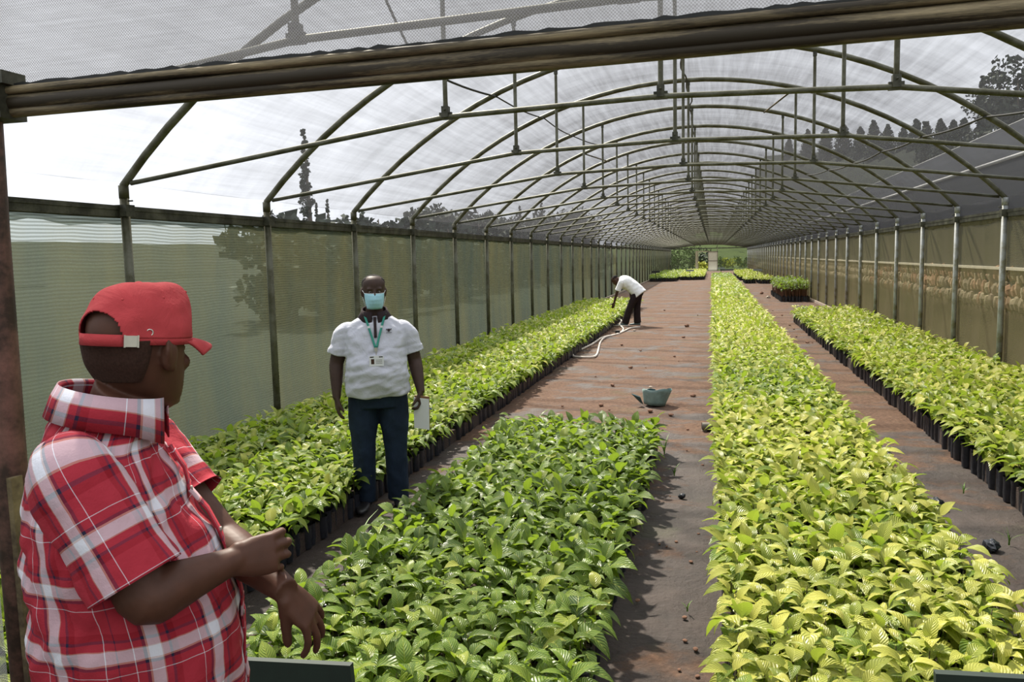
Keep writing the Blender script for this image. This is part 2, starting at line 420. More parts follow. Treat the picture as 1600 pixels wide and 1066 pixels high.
# narrow strip of roof net between the eave rail and the arch foot
for sx, s in ((XL, -1), (XR, 1)):
    m = MB(); x = sx+s*.045
    m.add([(x, YG, ZE-.17), (x, YE, ZE-.17), (x-s*.02, YE, ZE+.02), (x-s*.02, YG, ZE+.02)], [(0, 1, 2, 3)], False)
    tag(m.build('ceiling_edge', M_ROOF), kind='structure')
# far wall with its doorway
DX0, DX1, DX2, DZ = -2.02, -.55, 1.0, 2.0
def gable(name, y, holes, mat, zbot=-.03):
    m = MB(); n = 60
    for i in range(n):
        xa, xb = XL+(XR-XL)*i/n, XL+(XR-XL)*(i+1)/n; xm = (xa+xb)/2
        zb = zbot
        for h0, h1, hz_ in holes:
            if h0 <= xm <= h1: zb = hz_
        m.add([(xa, y, zb), (xb, y, zb), (xb, y, max(ZE, arch_z(xb)) if i < n-1 else ZE), (xa, y, max(ZE, arch_z(xa)) if i else ZE)], [(0, 1, 2, 3)], False)
    return tag(m.build(name, mat), kind='structure')
gable('wall_far', YE+.06, [(DX0+.45, DX1+.12, 2.0)], M_WALL_B)
gable('wall_back_added', YB, [], M_WALL_L)  # added net out of view, cuts sky light from behind the camera
gable('wall_near', YG+.055, [(-2.1, 1.95, 2.27)], M_GABLE)
M_DOORP = simple('pale door sheet', (.62, .58, .42), .6)
M_DFR = simple('dull door frame', (.25, .22, .15), .7)
dr = empty('door_1', (-.35, YE-.05, 0)); tag(dr, kind='structure')
m = MB(); m.box((-.08, -.02, .10), (.82, .02, 1.02)); m.build('lower_panel', M_DOORP, dr)
m = MB(); m.box((-.08, -.02, 1.10), (.82, .02, 2.0)); m.build('upper_panel', M_DOORP, dr)
m = MB(); m.box((-.14, -.04, .0), (-.08, .04, 2.1)); m.box((.82, -.04, .0), (.9, .04, 2.5)); m.box((-.14, -.04, 1.02), (.9, .04, 1.10)); m.box((-.14, -.04, 2.0), (.9, .04, 2.1)); m.box((-.14, -.04, 0), (.9, .04, .10)); m.build('door_frame', M_DFR, dr)
m = MB(); m.box((DX0+.2, YE-.06, 0), (DX0+.42, YE+.02, 2.05)); m.box((DX0+.46, YE-.06, 0), (DX0+.52, YE+.02, 2.05)); m.box((DX0+.2, YE-.06, 2.05), (-.3, YE+.02, 2.15)); tag(m.build('trim_1', simple('pale jamb', (.42, .37, .22), .7)), kind='structure')
m = MB(); m.box((XL, YE-.03, ZE-.06), (XR, YE+.03, ZE+.04)); tag(m.build('trim_2', M_RAIL), kind='structure')
m = MB(); m.box((XL, YE-.1, -.02), (DX0+.2, YE+.02, .16)); m.box((DX2-.2, YE-.1, -.02), (XR, YE+.02, .14)); tag(m.build('trim_3', M_DARK), kind='structure')

# ------------------------------------------------------------------ doorway in the near gable: post and header
hd = empty('doorway_header', (-1.95, YG, 2.26)); tag(hd, 'thick rust-stained header channel across the top of the open doorway', 'beam')
def hz_at(x): return -.001+.0085*(x)       # local: nearly level pipe
m = MB()
L_ = 4.2; nseg = 24
for (dy, dz, rad) in ((0, .002, .024), (-.012, .034, .012), (.0, -.022, .016)):
    m.tube([(q*L_/nseg-.3, dy, dz+.0075*(q*L_/nseg)) for q in range(nseg+1)], rad, 10)
m.build('channel', M_HEADER, hd)
m = MB()
vs = []; fs = []
for q in range(160):
    x = q*L_/159-.3; vs += [(x, -.01, .035+.0075*x), (x+.004, -.012, .052+.0075*x+.008*R.random())]
    if q: fs.append((2*q-2, 2*q, 2*q+1, 2*q-1))
m.add(vs, fs, False); m.build('net_edge', M_DARK, hd)
m = MB(); m.box((-.06, -.045, -.04), (.05, .045, .075)); m.box((-.02, -.05, .05), (.07, .03, .085)); m.build('corner_bracket', M_RAIL, hd)
for xx in (.0,):
    ps = empty('door_post', (-1.99, YG, 0)); tag(ps, 'rusty pinkish steel door post at the left edge behind the man in the red cap', 'post')
    m = MB(); m.tube([(-.035, 0, -.05), (-.033, 0, 1.0), (-.022, 0, 1.9), (-.012, 0, 2.28), (-.005, 0, 3.9)], .046, 14); m.build('post_tube', M_RUST, ps)
    m = MB(); m.box((.005, -.05, .0), (.022, -.01, 1.2)); m.build('edge_strip', steel('yellow stained strip', (.25, .20, .10), (.07, .05, .03)), ps)
ps = empty('door_post', (1.82, YG, 0)); tag(ps, 'steel door post at the right-hand side of the doorway, beyond the frame edge', 'post')
m = MB(); m.tube([(0, 0, -.05), (0, 0, 3.7)], .04, 12); m.build('post_tube', M_RUST, ps)

# ------------------------------------------------------------------ wires and braces under the roof
def cable(name, pts, rad, lab, cat, mat=M_DARK, wob=0):
    P = []
    for i in range(len(pts)-1):
        a, b = Vector(pts[i]), Vector(pts[i+1]); n = 8
        for k in range(n):
            p = a.lerp(b, k/n); p.z -= .03*math.sin(math.pi*k/n)
            if wob: p.x += wob*noise.noise(Vector((p.y*.9, 0, 2)))
            P.append(p)
    P.append(Vector(pts[-1])); m = MB(); m.tube(P, rad, 6); return tag(m.build(name, mat), lab, cat)
cable('ridge_cable', [(XC+.05, Y0+SP*k, 4.2-.03) for k in range(-1, 26)], .011, 'black cable strung along the ridge under the hoops', 'cable', wob=.08)
def ar(dx, k): x = XC+dx; return (x, Y0+SP*k, arch_z(x)-.035)
cable('brace_cable', [ar(d, k) for k, d in ((1, -2.33), (2, -2.12), (3, -1.96), (4, -1.88), (5, -1.60))], .009, 'thin black bracing cable slanting across the left roof slope', 'cable')
cable('brace_cable', [ar(d, k) for k, d in ((0, -1.9), (1, -2.33), (2, -2.12))], .012, 'short black brace crossing above the doorway header on the left', 'cable')
cable('brace_cable', [ar(d, k) for k, d in ((1, 3.40), (2, 3.17), (3, 3.04), (4, 2.94), (5, 2.86), (6, 2.7), (7, 2.5))], .012, 'sagging black bracing cable across the right roof slope', 'cable')
for (k, d, lab) in ((3, 1.45, 'short brown strut between two hoops right of the ridge'), (5, -2.0, 'short brown strut between two hoops left of the ridge')):
    m = MB(); m.tube([ar(d, k), ar(d-.25 if d > 0 else d+.2, k+1)], .013, 6); tag(m.build('roof_strut', M_HEADER), lab, 'strut')
# ------------------------------------------------------------------ seedlings
def leaf_grid(nu, nt):
    u = np.linspace(-1, 1, nu+1); t = np.linspace(0, 1, nt+1)
    U, T = np.meshgrid(u, t); i, j = np.meshgrid(np.arange(nu), np.arange(nt)); a = (j*(nu+1)+i).ravel()
    return U.ravel(), T.ravel(), np.stack([a, a+1, a+nu+2, a+nu+1], 1)
def leaves(pos, az, pitch, ln, wd, droop, fold, roll, nu, nt, corr=.0022):
    """vectorised leaf blades; returns V, F, UV"""
    U, T, Fq = leaf_grid(nu, nt); n = len(ln)
    w = np.sin(np.pi*np.clip(T, 0, 1)**.80)**.85*(1-.25*T**4)
    w = np.where(T >= .999, .0, w); w = np.where(T <= .001, .06, w)
    col = lambda a: np.asarray(a)[:, None]
    x = col(wd)*.5*U*w*np.cos(col(fold)*np.abs(U))
    L = col(ln)
    th = col(pitch)-col(droop)*T*1.0                       # curl along the blade
    y = L*(T*np.cos(th)); z = L*(T*np.sin(th))
    z = z + np.abs(U)*w*col(wd)*.5*np.sin(col(fold)) + corr*np.sin(2*np.pi*(T*4.5-np.abs(U)*1.2))*np.abs(U)*(nt > 4)
    z = z + x*np.tan(col(roll)); ca, sa = np.cos(col(az)), np.sin(col(az))
    X = x*ca - y*sa; Y = x*sa + y*ca
    V = np.stack([X+pos[:, 0:1], Y+pos[:, 1:2], z+pos[:, 2:3]], 2).reshape(-1, 3)
    nv = len(U); F_ = (Fq[None]+(np.arange(n)*nv)[:, None, None]).reshape(-1, 4)
    uv = np.tile(np.stack([U*.5+.5, T], 1), (n, 1))
    return V, F_, uv
def plan(P, h0, hs, tint, rng, pairs=(.30, .55, .78, .98), size=1.0, jit=.02):
    """for plants at P(n,2): leaf parameters"""
    n = len(P); out = []
    az0 = rng.uniform(0, 2*np.pi, n); tilt = rng.normal(0, .02, (n, 2)); vig = rng.normal(1, .10, n)
    for k, fr in enumerate(pairs):
        for side in (0, 1):
            az = az0+k*1.75+side*np.pi+rng.normal(0, .25, n)
            top = fr > .9
            ln = rng.uniform(.108, .160, n)*size*vig*(.80 if top else 1.0)*(1 if fr > .5 else .85)
            pitch = rng.normal(.95 if top else .55, .30, n); droop = rng.uniform(.25, 1.0, n)
            z = h0+hs*fr*vig
            pos = np.stack([P[:, 0]+tilt[:, 0]*fr+np.sin(-az)*.012, P[:, 1]+tilt[:, 1]*fr+np.cos(az)*.012, z], 1)
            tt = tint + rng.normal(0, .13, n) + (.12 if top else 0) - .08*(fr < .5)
            out.append((pos, az, pitch, ln, ln*rng.uniform(.46, .60, n), droop, rng.uniform(.15, .5, n), rng.normal(0, .22, n), tt))
    return [np.concatenate([o[i] for o in out]) for i in range(9)]

def t_yellow(x, y):    # beds differ: sun-yellowed or greener patches
    return noise.noise(Vector((x*.9, y*.55, 8)))
BEDS = [  # name, x0, x1, y0, y1, tint base
    ('left', -4.28, -2.46, 2.12, 28.5, .52), ('middle', -1.87, -.47, 2.45, 7.30, .29),
    ('long', .05, 1.27, 2.45, 65.0, .78), ('right', 2.02, 3.48, 3.6, 21.9, .62)]
HB = {'left': (.14, .155), 'middle': (.13, .155), 'long': (.14, .16), 'right': (.17, .19)}
LABB = {'left': 'the bed along the left net wall', 'middle': 'the short middle bed',
        'long': 'the long yellow-green bed right of the path', 'right': 'the bed along the right net wall'}
def tint_at(bed, x, y, t0):
    t = t0+.16*t_yellow(x, y)
    if bed == 'long':
        t += -.16*math.exp(-((y-9.5)/1.6)**2) -.22*max(0, min(1, (y-50)/4))
    if bed == 'right': t += -.30*max(0, min(1, (7.2-y)/2.0)) + .08
    if bed == 'left': t += .10*max(0, min(1, (y-7)/8))
    return t
plants = []
for (b, x0, x1, y0, y1, t0) in BEDS:
    y = y0; row = 0
    while y < y1:
        s = .112 if y < 14 else (.135 if y < 28 else .17)
        nxp = int((x1-x0-.08)/s)
        for i in range(nxp+1):
            x = x0+.05+(x1-x0-.10)*(i+(.25 if row % 2 else -.25)*(0 < i < nxp))/nxp
            ex = min(x-x0, x1-x)
            if R.random() < .02: continue
            plants.append((b, x+R.gauss(0, .012), y+R.gauss(0, .012), tint_at(b, x, y, t0), ex < .09 or y-y0 < .09 or y1-y < .14, s))
        y += s*.95; row += 1
# which plants show in the frame, nearest first
def inframe(x, y, z=.36):
    p = Vector((x, y, z))-CAM; d = p.dot(fw)
    if d < .3: return None
    px = 800+F_PX*p.dot(cr)/d; py = 533-F_PX*p.dot(cu)/d
    if -30 < px < 1630 and py < 1110:
        if px < 335 and py > 700: return None           # behind the man in the cap
        return d
    return None
cand = sorted((d, i) for i, p in enumerate(plants) for d in [inframe(p[1], p[2])] if d)
near = set(i for d, i in cand[:290])
BAGH, SH = .17, .20; BH0 = .17
def bag_mesh(n=10):
    m = MB(); r_ = .043; rings = [(0, .9), (.03, 1.0), (.07, .95), (.12, 1.03), (.155, .97), (.172, 1.06), (.165, .95)]
    vs = []; 
    for z, s in rings:
        for k in range(n):
            a = 2*math.pi*k/n; q = r_*s*(1+.05*math.sin(a*3+z*40)); vs.append((q*math.cos(a), q*math.sin(a), z))
    fs = [(j*n+k, j*n+(k+1) % n, (j+1)*n+(k+1) % n, (j+1)*n+k) for j in range(len(rings)-1) for k in range(n)]
    m.add(vs, fs); return m.mesh('bag', [M_SOILBAG])
me_bag = bag_mesh()
ms = MB(); ms.add([(.040*math.cos(k*math.pi/5), .040*math.sin(k*math.pi/5), .155+.004*(k % 2)) for k in range(10)], [tuple(range(10))], False); me_soil = ms.mesh('potting_soil', [M_POT])
ms = MB(); ms.tube([(0, 0, .15), (.004, 0, .22), (.0, .005, .30), (.002, 0, .365)], [.004, .0035, .003, .002], 5); me_stem = ms.mesh('stem', [M_STEM])
LV = {}                                   # leaf meshes shared between alike leaves
rs = np.random.default_rng(5)
for ti in range(13):
    for v in range(3):
        q = np.array([0.]); V, F_, uv = leaves(np.zeros((1, 3)), q, q+.0, q+.12, q+.12*rs.uniform(.45, .55), q+rs.uniform(.6, 1.1), q+rs.uniform(.2, .45), q, 4, 6)
        LV[(ti, v)] = fast_mesh('leaf', V, F_, [M_LEAF], True, uv, np.full(len(V), ti/12*1.2-.1))
cnt = {}
def make_seedling(b, x, y, tint, edge, lift=0, lab=None, rz=0):
    root = empty('potted_seedling', (x, y, lift))
    tag(root, lab or 'bagged leafy seedling at the near end of '+LABB[b], 'seedling', 'potted seedlings at the near end of '+LABB[b])
    for nm, me in (('bag', me_bag), ('potting_soil', me_soil), ('stem', me_stem)):
        o = bpy.data.objects.new(nm, me); COL.objects.link(o); o.parent = root; o.scale = (1, 1, HB[b][0]/BH0 if nm != 'stem' else sum(HB[b])/.375); o.rotation_euler = (0, 0, R.uniform(0, 6.28)) if nm == 'bag' else (0, 0, 0)
    A = plan(np.array([[0., 0.]]), HB[b][0], HB[b][1], tint, rs)
    for pos, az, pit, ln, wd, dr_, fo, ro, tt in zip(*A):
        ti = int(min(12, max(0, round((tt+.1)/1.2*12)))); o = bpy.data.objects.new('leaf', LV[(ti, R.randrange(3))]); COL.objects.link(o); o.parent = root
        o.location = pos; o.rotation_mode = 'XYZ'; o.rotation_euler = Matrix.Rotation(az, 3, 'Z').to_4x4().to_3x3().__matmul__(Matrix.Rotation(pit, 3, 'X')).__matmul__(Matrix.Rotation(ro, 3, 'Y')).to_euler()
        s = ln/.12; o.scale = (s*R.uniform(.9, 1.15), s, s)
    return root
for i in sorted(near): 
    b, x, y, t, e, s = plants[i]; make_seedling(b, x, y, t, e)
# the rest of each bed as one stuff object
for (b, x0, x1, y0, y1, t0) in BEDS:
    VV, FF, UU, TT, MI = [], [], [], [], []; nb = 0
    for lo, hi, nu, nt, pairs, size in ((0, 6.5, 4, 5, (.30, .55, .78, .98), 1), (6.5, 14, 2, 4, (.55, .78, .98), 1.03), (14, 28, 2, 2, (.6, .98), 1.18), (28, 80, 2, 2, (.9,), 1.45)):
        S = [p for i, p in enumerate(plants) if p[0] == b and lo <= p[2] < hi and i not in near]
        if not S: continue
        P = np.array([(p[1], p[2]) for p in S]); tn = np.array([p[3] for p in S])
        A = plan(P, HB[b][0], HB[b][1], tn, rs, pairs, size)
        edgy = np.array([p[4] for p in S])
        V, F_, uv = leaves(*A[:8], nu, nt); tt = np.repeat(A[8], (nu+1)*(nt+1))
        VV.append(V); FF.append(F_+nb); UU.append(uv); TT.append(tt); MI.append(np.zeros(len(F_))); nb += len(V)
        # lower leaves for edge plants
        if edgy.any() and len(pairs) < 4:
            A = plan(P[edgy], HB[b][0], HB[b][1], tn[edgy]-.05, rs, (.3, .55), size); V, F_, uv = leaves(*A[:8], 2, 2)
            VV.append(V); FF.append(F_+nb); UU.append(uv); TT.append(np.repeat(A[8], 9)); MI.append(np.zeros(len(F_))); nb += len(V)
        # bags and stems
        k = 8 if lo < 14 else 5
        B = P if lo < 6 else P[edgy]
        if len(B):
            rings = [(0, .9), (.06, 1.0), (HB[b][0]*.76, .96), (HB[b][0], 1.06)] if lo < 14 else [(0, 1), (HB[b][0], 1)]
            a = np.arange(k)*2*np.pi/k; tmp = np.concatenate([np.stack([.042*s*np.cos(a), .042*s*np.sin(a), np.full(k, z)], 1) for z, s in rings])
            jit = 1+.12*rs.random((len(B), 1, 1))
            V = (tmp[None]*jit + np.concatenate([B, np.zeros((len(B), 1))], 1)[:, None]).reshape(-1, 3)
            f = np.array([(r_*k+q, r_*k+(q+1) % k, (r_+1)*k+(q+1) % k, (r_+1)*k+q) for r_ in range(len(rings)-1) for q in range(k)])
            F_ = (f[None]+(np.arange(len(B))*len(tmp))[:, None, None]).reshape(-1, 4)
            VV.append(V); FF.append(F_+nb); UU.append(np.zeros((len(V), 2))); TT.append(np.zeros(len(V))); MI.append(np.full(len(F_), 1)); nb += len(V)
            sq = np.array([(.004, 0), (-.002, .0035), (-.002, -.0035)]); tmp = np.concatenate([np.c_[sq, np.full(3, HB[b][0]-.02)], np.c_[sq*.6, np.full(3, sum(HB[b])-.01)]])
            V = (tmp[None]+np.concatenate([B, np.zeros((len(B), 1))], 1)[:, None]).reshape(-1, 3)
            f = np.array([(0, 1, 4, 3), (1, 2, 5, 4), (2, 0, 3, 5)]); F_ = (f[None]+(np.arange(len(B))*6)[:, None, None]).reshape(-1, 4)
            VV.append(V); FF.append(F_+nb); UU.append(np.zeros((len(V), 2))); TT.append(np.zeros(len(V))); MI.append(np.full(len(F_), 2)); nb += len(V)
    me = fast_mesh('seedling_bed', np.concatenate(VV), np.concatenate(FF), [M_LEAF, M_SOILBAG, M_STEM], True, np.concatenate(UU), np.concatenate(TT), np.concatenate(MI))
    o = bpy.data.objects.new('seedling_bed', me); COL.objects.link(o)
    tag(o, 'dense potted seedlings filling the rest of '+LABB[b], 'seedlings', kind='stuff')
    # packed soil and bag tops between the plants
    m = MB(); m.box((x0+.03, y0+.03, -.02), (x1-.03, y1-.05, HB[b][0]-.025)); 
    m.build('bed_soil', M_POT, o)

# small far beds, cluster of taller seedlings
def small_bed(x0, x1, y0, y1, tint, lab, name='seedling_bed', size=1.35, h=.2, pairs=(.5, .95), s=.15, stemmat=None, low=2):
    P = []; y = y0
    while y < y1:
        x = x0
        while x < x1: P.append((x+R.gauss(0, .02), y+R.gauss(0, .02))); x += s
        y += s
    P = np.array(P); A = plan(P, BAGH, h, np.full(len(P), tint), rs, pairs, size); V, F_, uv = leaves(*A[:8], 2, low)
    VV, FF, UU, TT, MI = [V], [F_], [uv], [np.repeat(A[8], 3*(low+1))], [np.zeros(len(F_))]; nb = len(V); k = 6
    a = np.arange(k)*2*np.pi/k; tmp = np.concatenate([np.stack([s*.46*np.cos(a), s*.46*np.sin(a), np.full(k, z)], 1) for z in (0, .18)])
    V = (tmp[None]+np.concatenate([P, np.zeros((len(P), 1))], 1)[:, None]).reshape(-1, 3); f = np.array([(q, (q+1) % k, k+(q+1) % k, k+q) for q in range(k)])
    F_ = (f[None]+(np.arange(len(P))*2*k)[:, None, None]).reshape(-1, 4)
    VV.append(V); FF.append(F_+nb); UU.append(np.zeros((len(V), 2))); TT.append(np.zeros(len(V))); MI.append(np.full(len(F_), 1)); nb += len(V)
    if stemmat:
        sq = np.array([(.011, 0), (-.006, .010), (-.006, -.010)]); tmp = np.concatenate([np.c_[sq, np.full(3, .15)], np.c_[sq*.5, np.full(3, .17+h)]])
        V = (tmp[None]+np.concatenate([P, np.zeros((len(P), 1))], 1)[:, None]).reshape(-1, 3)
        f = np.array([(0, 1, 4, 3), (1, 2, 5, 4), (2, 0, 3, 5)]); F_ = (f[None]+(np.arange(len(P))*6)[:, None, None]).reshape(-1, 4)
        VV.append(V); FF.append(F_+nb); UU.append(np.zeros((len(V), 2))); TT.append(np.zeros(len(V))); MI.append(np.full(len(F_), 2))
    me = fast_mesh(name, np.concatenate(VV), np.concatenate(FF), [M_LEAF, M_SOILBAG, stemmat or M_STEM], True, np.concatenate(UU), np.concatenate(TT), np.concatenate(MI))
    o = bpy.data.objects.new(name, me); COL.objects.link(o); tag(o, lab, 'seedlings', kind='stuff')
    m = MB(); m.box((x0, y0, -.02), (x1-.05, y1-.05, .15)); m.build('bed_soil', M_POT, o)
    return o
small_bed(-4.15, -2.45, 56, 76, .50, 'low green seedling bed in the far left corner')
small_bed(-2.2, -.62, 58.5, 78, .85, 'yellow-green seedling bed before the far doorway', s=.17)
small_bed(1.85, 3.3, 56, 72, .80, 'pale seedling bed at the far right, beyond the tall dark clump', s=.17)
small_bed(1.95, 2.55, 50, 53, .75, 'left small tray of pale seedlings at the near edge of the far right bed')
small_bed(2.72, 3.35, 49.5, 52.5, .78, 'right small tray of pale seedlings against the right wall')
small_bed(2.50, 3.38, 31.0, 36.5, .20, 'block of taller dark seedlings with reddish stems by the right wall', size=.95, h=.50, pairs=(.6, .8, .98), s=.125, stemmat=M_REDSTEM, low=3)

# ------------------------------------------------------------------ loose things on the ground
M_WHOSE = simple('dirty white hose', (.58, .52, .46), .5, 0, .1, 8)
def curve_tube(name, pts, rad, mat, lab, cat, n=6, mult=6, parent=None):
    P = catmull(pts, len(pts)*mult); m = MB(); m.tube([tuple(p) for p in P], rad, n)
    o = m.build(name, mat, parent)
    return tag(o, lab, cat) if lab else o
def G(px, py, z=0.012):
    d = fw + cr*((px-800)/F_PX) - cu*((py-533)/F_PX); t = (z-1.8)/d.z; p = CAM+d*t; return (p.x, p.y, z)
curve_tube('garden_hose', [G(1000, 511), G(985, 513), G(972, 519), G(958, 524), G(946, 527), G(938, 535), G(933, 553), G(925, 558), G(905, 558), G(895, 556), G(902, 549), G(925, 538), G(940, 528), G(955, 524), G(968, 521), G(974, 514), G(968, 507, .05), G(971, 501, .10), G(963, 497, .16), G(955, 495, .20)], .020, M_WHOSE, 'white garden hose looped on the soil behind the bending worker', 'hose')
m = MB(); m.tube([G(958, 509, .02), G(982, 509, .02)], .012, 6); tag(m.build('stick', M_WHOSE), 'thin pale stick lying by the feet of the bending worker', 'stick')
m = MB(); p = Vector(G(965, 521)); m.box((-.05, -.05, 0), (.05, .05, .07), None, p); tag(m.build('hose_fitting', M_DARK), 'small black fitting on the white hose', 'fitting')
# broken bucket lying on its side
bk = empty('broken_bucket', (-.68, 9.72, .0)); tag(bk, 'broken grey-green plastic bucket lying on the wet path', 'bucket')
M_BUCK = simple('faded grey green plastic', (.17, .25, .23), .45, 0, .25, 12)
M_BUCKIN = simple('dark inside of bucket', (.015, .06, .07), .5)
def bucket():
    n = 28; outer = []; rings = 6
    ax = Vector((-1, .0, .32)).normalized(); s1 = ax.cross(Vector((0, 1, 0))).normalized(); s2 = ax.cross(s1)
    P = lambda a, r, h: ax*h+s1*math.cos(a)*r+s2*math.sin(a)*r
    vs = []; fs = []; mi = []
    for wall in (0, 1):
        for j in range(rings+1):
            for k in range(n):
                a = 2*math.pi*k/n; h = .27*j/rings; r_ = .105+.045*j/rings-.004*wall
                cut = 0 
                if j == rings: cut = .07*max(0, math.sin(a*1.0+1.0))+.02*math.sin(a*5)
                vs.append(P(a, r_, h-cut))
    return vs, n, rings, P
vs, n, rings, P_ = bucket()
# standing tilted tub shape: base left low, jagged rim, gap in the wall
m = MB(); nn = 32; V_ = []
def rim(a): return .185+.028*math.sin(a+2.4)+.012*math.sin(a*4)+(-.055 if 1.05 < a < 1.45 else 0)
for wall, off in ((0, 0), (1, -.006)):
    for j in range(6):
        for k in range(nn):
            a = 2*math.pi*k/nn; h = rim(a)*j/5; r_ = .105+.35*h*(.62)+off
            x, y, z = r_*math.cos(a)*1.22, r_*math.sin(a)*1.0, h+.004
            V_.append((x + z*.05, y, z))
fo = [(j*nn+k, j*nn+(k+1) % nn, (j+1)*nn+(k+1) % nn, (j+1)*nn+k) for j in range(5) for k in range(nn) if not (j >= 2 and 4 <= k <= 5)]
o_ = 6*nn
fi = [(o_+j*nn+k, o_+(j+1)*nn+k, o_+(j+1)*nn+(k+1) % nn, o_+j*nn+(k+1) % nn) for j in range(5) for k in range(nn) if not (j >= 2 and 4 <= k <= 5)]
top = [(5*nn+k, 5*nn+(k+1) % nn, o_+5*nn+(k+1) % nn, o_+5*nn+k) for k in range(nn)]
m.add(V_, fo+top+[tuple(range(nn))[::-1]]); wallo = m.build('bucket_wall', M_BUCK, bk); wallo.rotation_euler = (0, math.radians(6), math.radians(10))
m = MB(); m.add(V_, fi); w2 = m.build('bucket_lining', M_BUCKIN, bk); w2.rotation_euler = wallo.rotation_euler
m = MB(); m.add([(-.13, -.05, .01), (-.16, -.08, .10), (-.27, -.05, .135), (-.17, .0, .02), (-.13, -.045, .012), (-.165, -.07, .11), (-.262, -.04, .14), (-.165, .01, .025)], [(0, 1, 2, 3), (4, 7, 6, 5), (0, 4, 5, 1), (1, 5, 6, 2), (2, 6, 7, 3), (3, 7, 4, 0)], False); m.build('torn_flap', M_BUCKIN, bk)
# short pipe piece at the bed edge
pc = empty('pipe_offcut', (-.06, 8.3, .046)); tag(pc, 'short grey pipe offcut at the edge of the long bed, lying across the path side', 'pipe')
m = MB(); m.tube([(-.04, 0, 0), (.12, .03, 0)], .042, 14, cap=False); m.build('pipe_wall', simple('grey brown pipe', (.16, .14, .11), .7), pc)
m = MB(); m.tube([(.12, .03, 0), (-.038, 0, 0)], .036, 14, cap=True); m.build('pipe_bore_shade', M_DARK, pc)  # solid black plug, its colour stands in for shade inside the pipe
# dark crumpled bags beside the long and right beds
def crumple(x, y, r_, lab, grp=None, mat=M_SOILBAG, sq=.6, cat='bag', name='empty_bag'):
    m = MB(); m.ball((0, 0, 0), (r_, r_*.8, r_*sq), nu=12, nv=8)
    m.v = [tuple(Vector(v)*(1+.45*noise.noise(Vector(v)*28+Vector((x*9, y, 0))))) for v in m.v]
    for i in range(len(m.sm)): m.sm[i] = False
    o = m.build(name, mat, None, (x, y, r_*sq*.72)); o.rotation_euler = (0, 0, R.uniform(0, 3)); return tag(o, lab, cat, grp)
for (x, y, r_, lab) in ((-.0, 8.35, .07, 'crumpled black bag beside the pipe offcut'), (1.52, 6.0, .07, 'nearest crumpled black bag in the gap between the two right-hand beds'),
    (1.50, 6.7, .05, 'second crumpled black bag in the gap between the two right-hand beds'), (1.47, 7.4, .06, 'third crumpled black bag in the gap between the two right-hand beds'),
    (1.44, 9.3, .05, 'farthest crumpled black bag in the gap between the two right-hand beds'), (1.62, 5.2, .06, 'flattened black bag on the soil at the near end of the right-hand gap'), (-.22, 5.95, .03, 'tiny dark scrap on the path beside the long bed')):
    crumple(x, y, r_, lab)
M_CLOD = simple('red soil clod', (.16, .080, .048), .95, 0, .3, 30, .8, .01)
M_STONE = simple('pale stone', (.40, .33, .26), .9, 0, .2, 30)
for k in range(26):
    x, y = R.uniform(-1.9, -.2), 7.5+abs(R.gauss(0, 9)); 
    crumple(x, y, R.uniform(.012, .045), 'small clod of red soil lying on the broad path', 'clods of soil on the path', M_CLOD if R.random() < .75 else M_STONE, .5, 'clod', 'soil_clod')
for k in range(16):
    crumple(R.uniform(-.38, -.02), R.uniform(3, 7.5), R.uniform(.008, .02), 'small clod on the wet strip between the middle and long beds', 'clods on the wet strip', M_CLOD, .5, 'clod', 'soil_clod')
for k in range(14):
    crumple(R.uniform(1.4, 1.95), R.uniform(5, 30), R.uniform(.015, .04), 'small clod in the gap between the long and right beds', 'clods in the right gap', M_CLOD, .5, 'clod', 'soil_clod')
crumple(2.1, 37, .10, 'brown lump of soil on the bare ground before the dark clump', None, M_CLOD, .6, 'clod', 'soil_clod')
crumple(2.15, 33.5, .09, 'pale stone on the bare ground before the dark clump', None, M_STONE, .6, 'stone', 'stone')
crumple(-.62, 20.5, .07, 'brown lump of soil on the path right of the bending worker', None, M_CLOD, .6, 'clod', 'soil_clod')
# weeds
M_GRS = simple('fresh grass blade', (.16, .30, .05), .6)
def tuft(x, y, blades, h, lab, name='grass_weed', rad=.02):
    m = MB()
    for k in range(blades):
        a = R.uniform(0, 6.28); hh = h*R.uniform(.6, 1); lean = R.uniform(.2, .9)*hh; w = .004+hh*.012; vs = []; fs = []
        for j in range(6):
            t = j/5; px, py = math.cos(a)*lean*t*t, math.sin(a)*lean*t*t; z = hh*(t-.35*t**3*lean/hh); ww = w*(1-t*.95)
            vs += [(px-math.sin(a)*ww, py+math.cos(a)*ww, z), (px+math.sin(a)*ww, py-math.cos(a)*ww, z)]
            if j: fs.append((2*j-2, 2*j-1, 2*j+1, 2*j))
        m.add(vs, fs)
    o = m.build(name, M_GRS, None, (x, y, 0)); return tag(o, lab, 'weed')
tuft(-2.03, 4.15, 5, .42, 'tall grass weed growing at the left edge of the middle bed by the standing man')
tuft(-.30, 6.55, 8, .16, 'small grass weed at the right edge of the middle bed')
tuft(-.42, 7.25, 10, .22, 'grass weed at the far corner of the middle bed before the bucket')
tuft(-1.62, 7.6, 12, .12, 'low weed at the far left corner of the middle bed')
tuft(1.75, 5.3, 9, .12, 'low weed on the soil left of the bagged seedlings of the right bed')
tuft(1.8, 6.4, 9, .10, 'second low weed beside the bags of the right bed')
tuft(-.12, 4.0, 8, .07, 'tiny weed at the foot of the long bed')
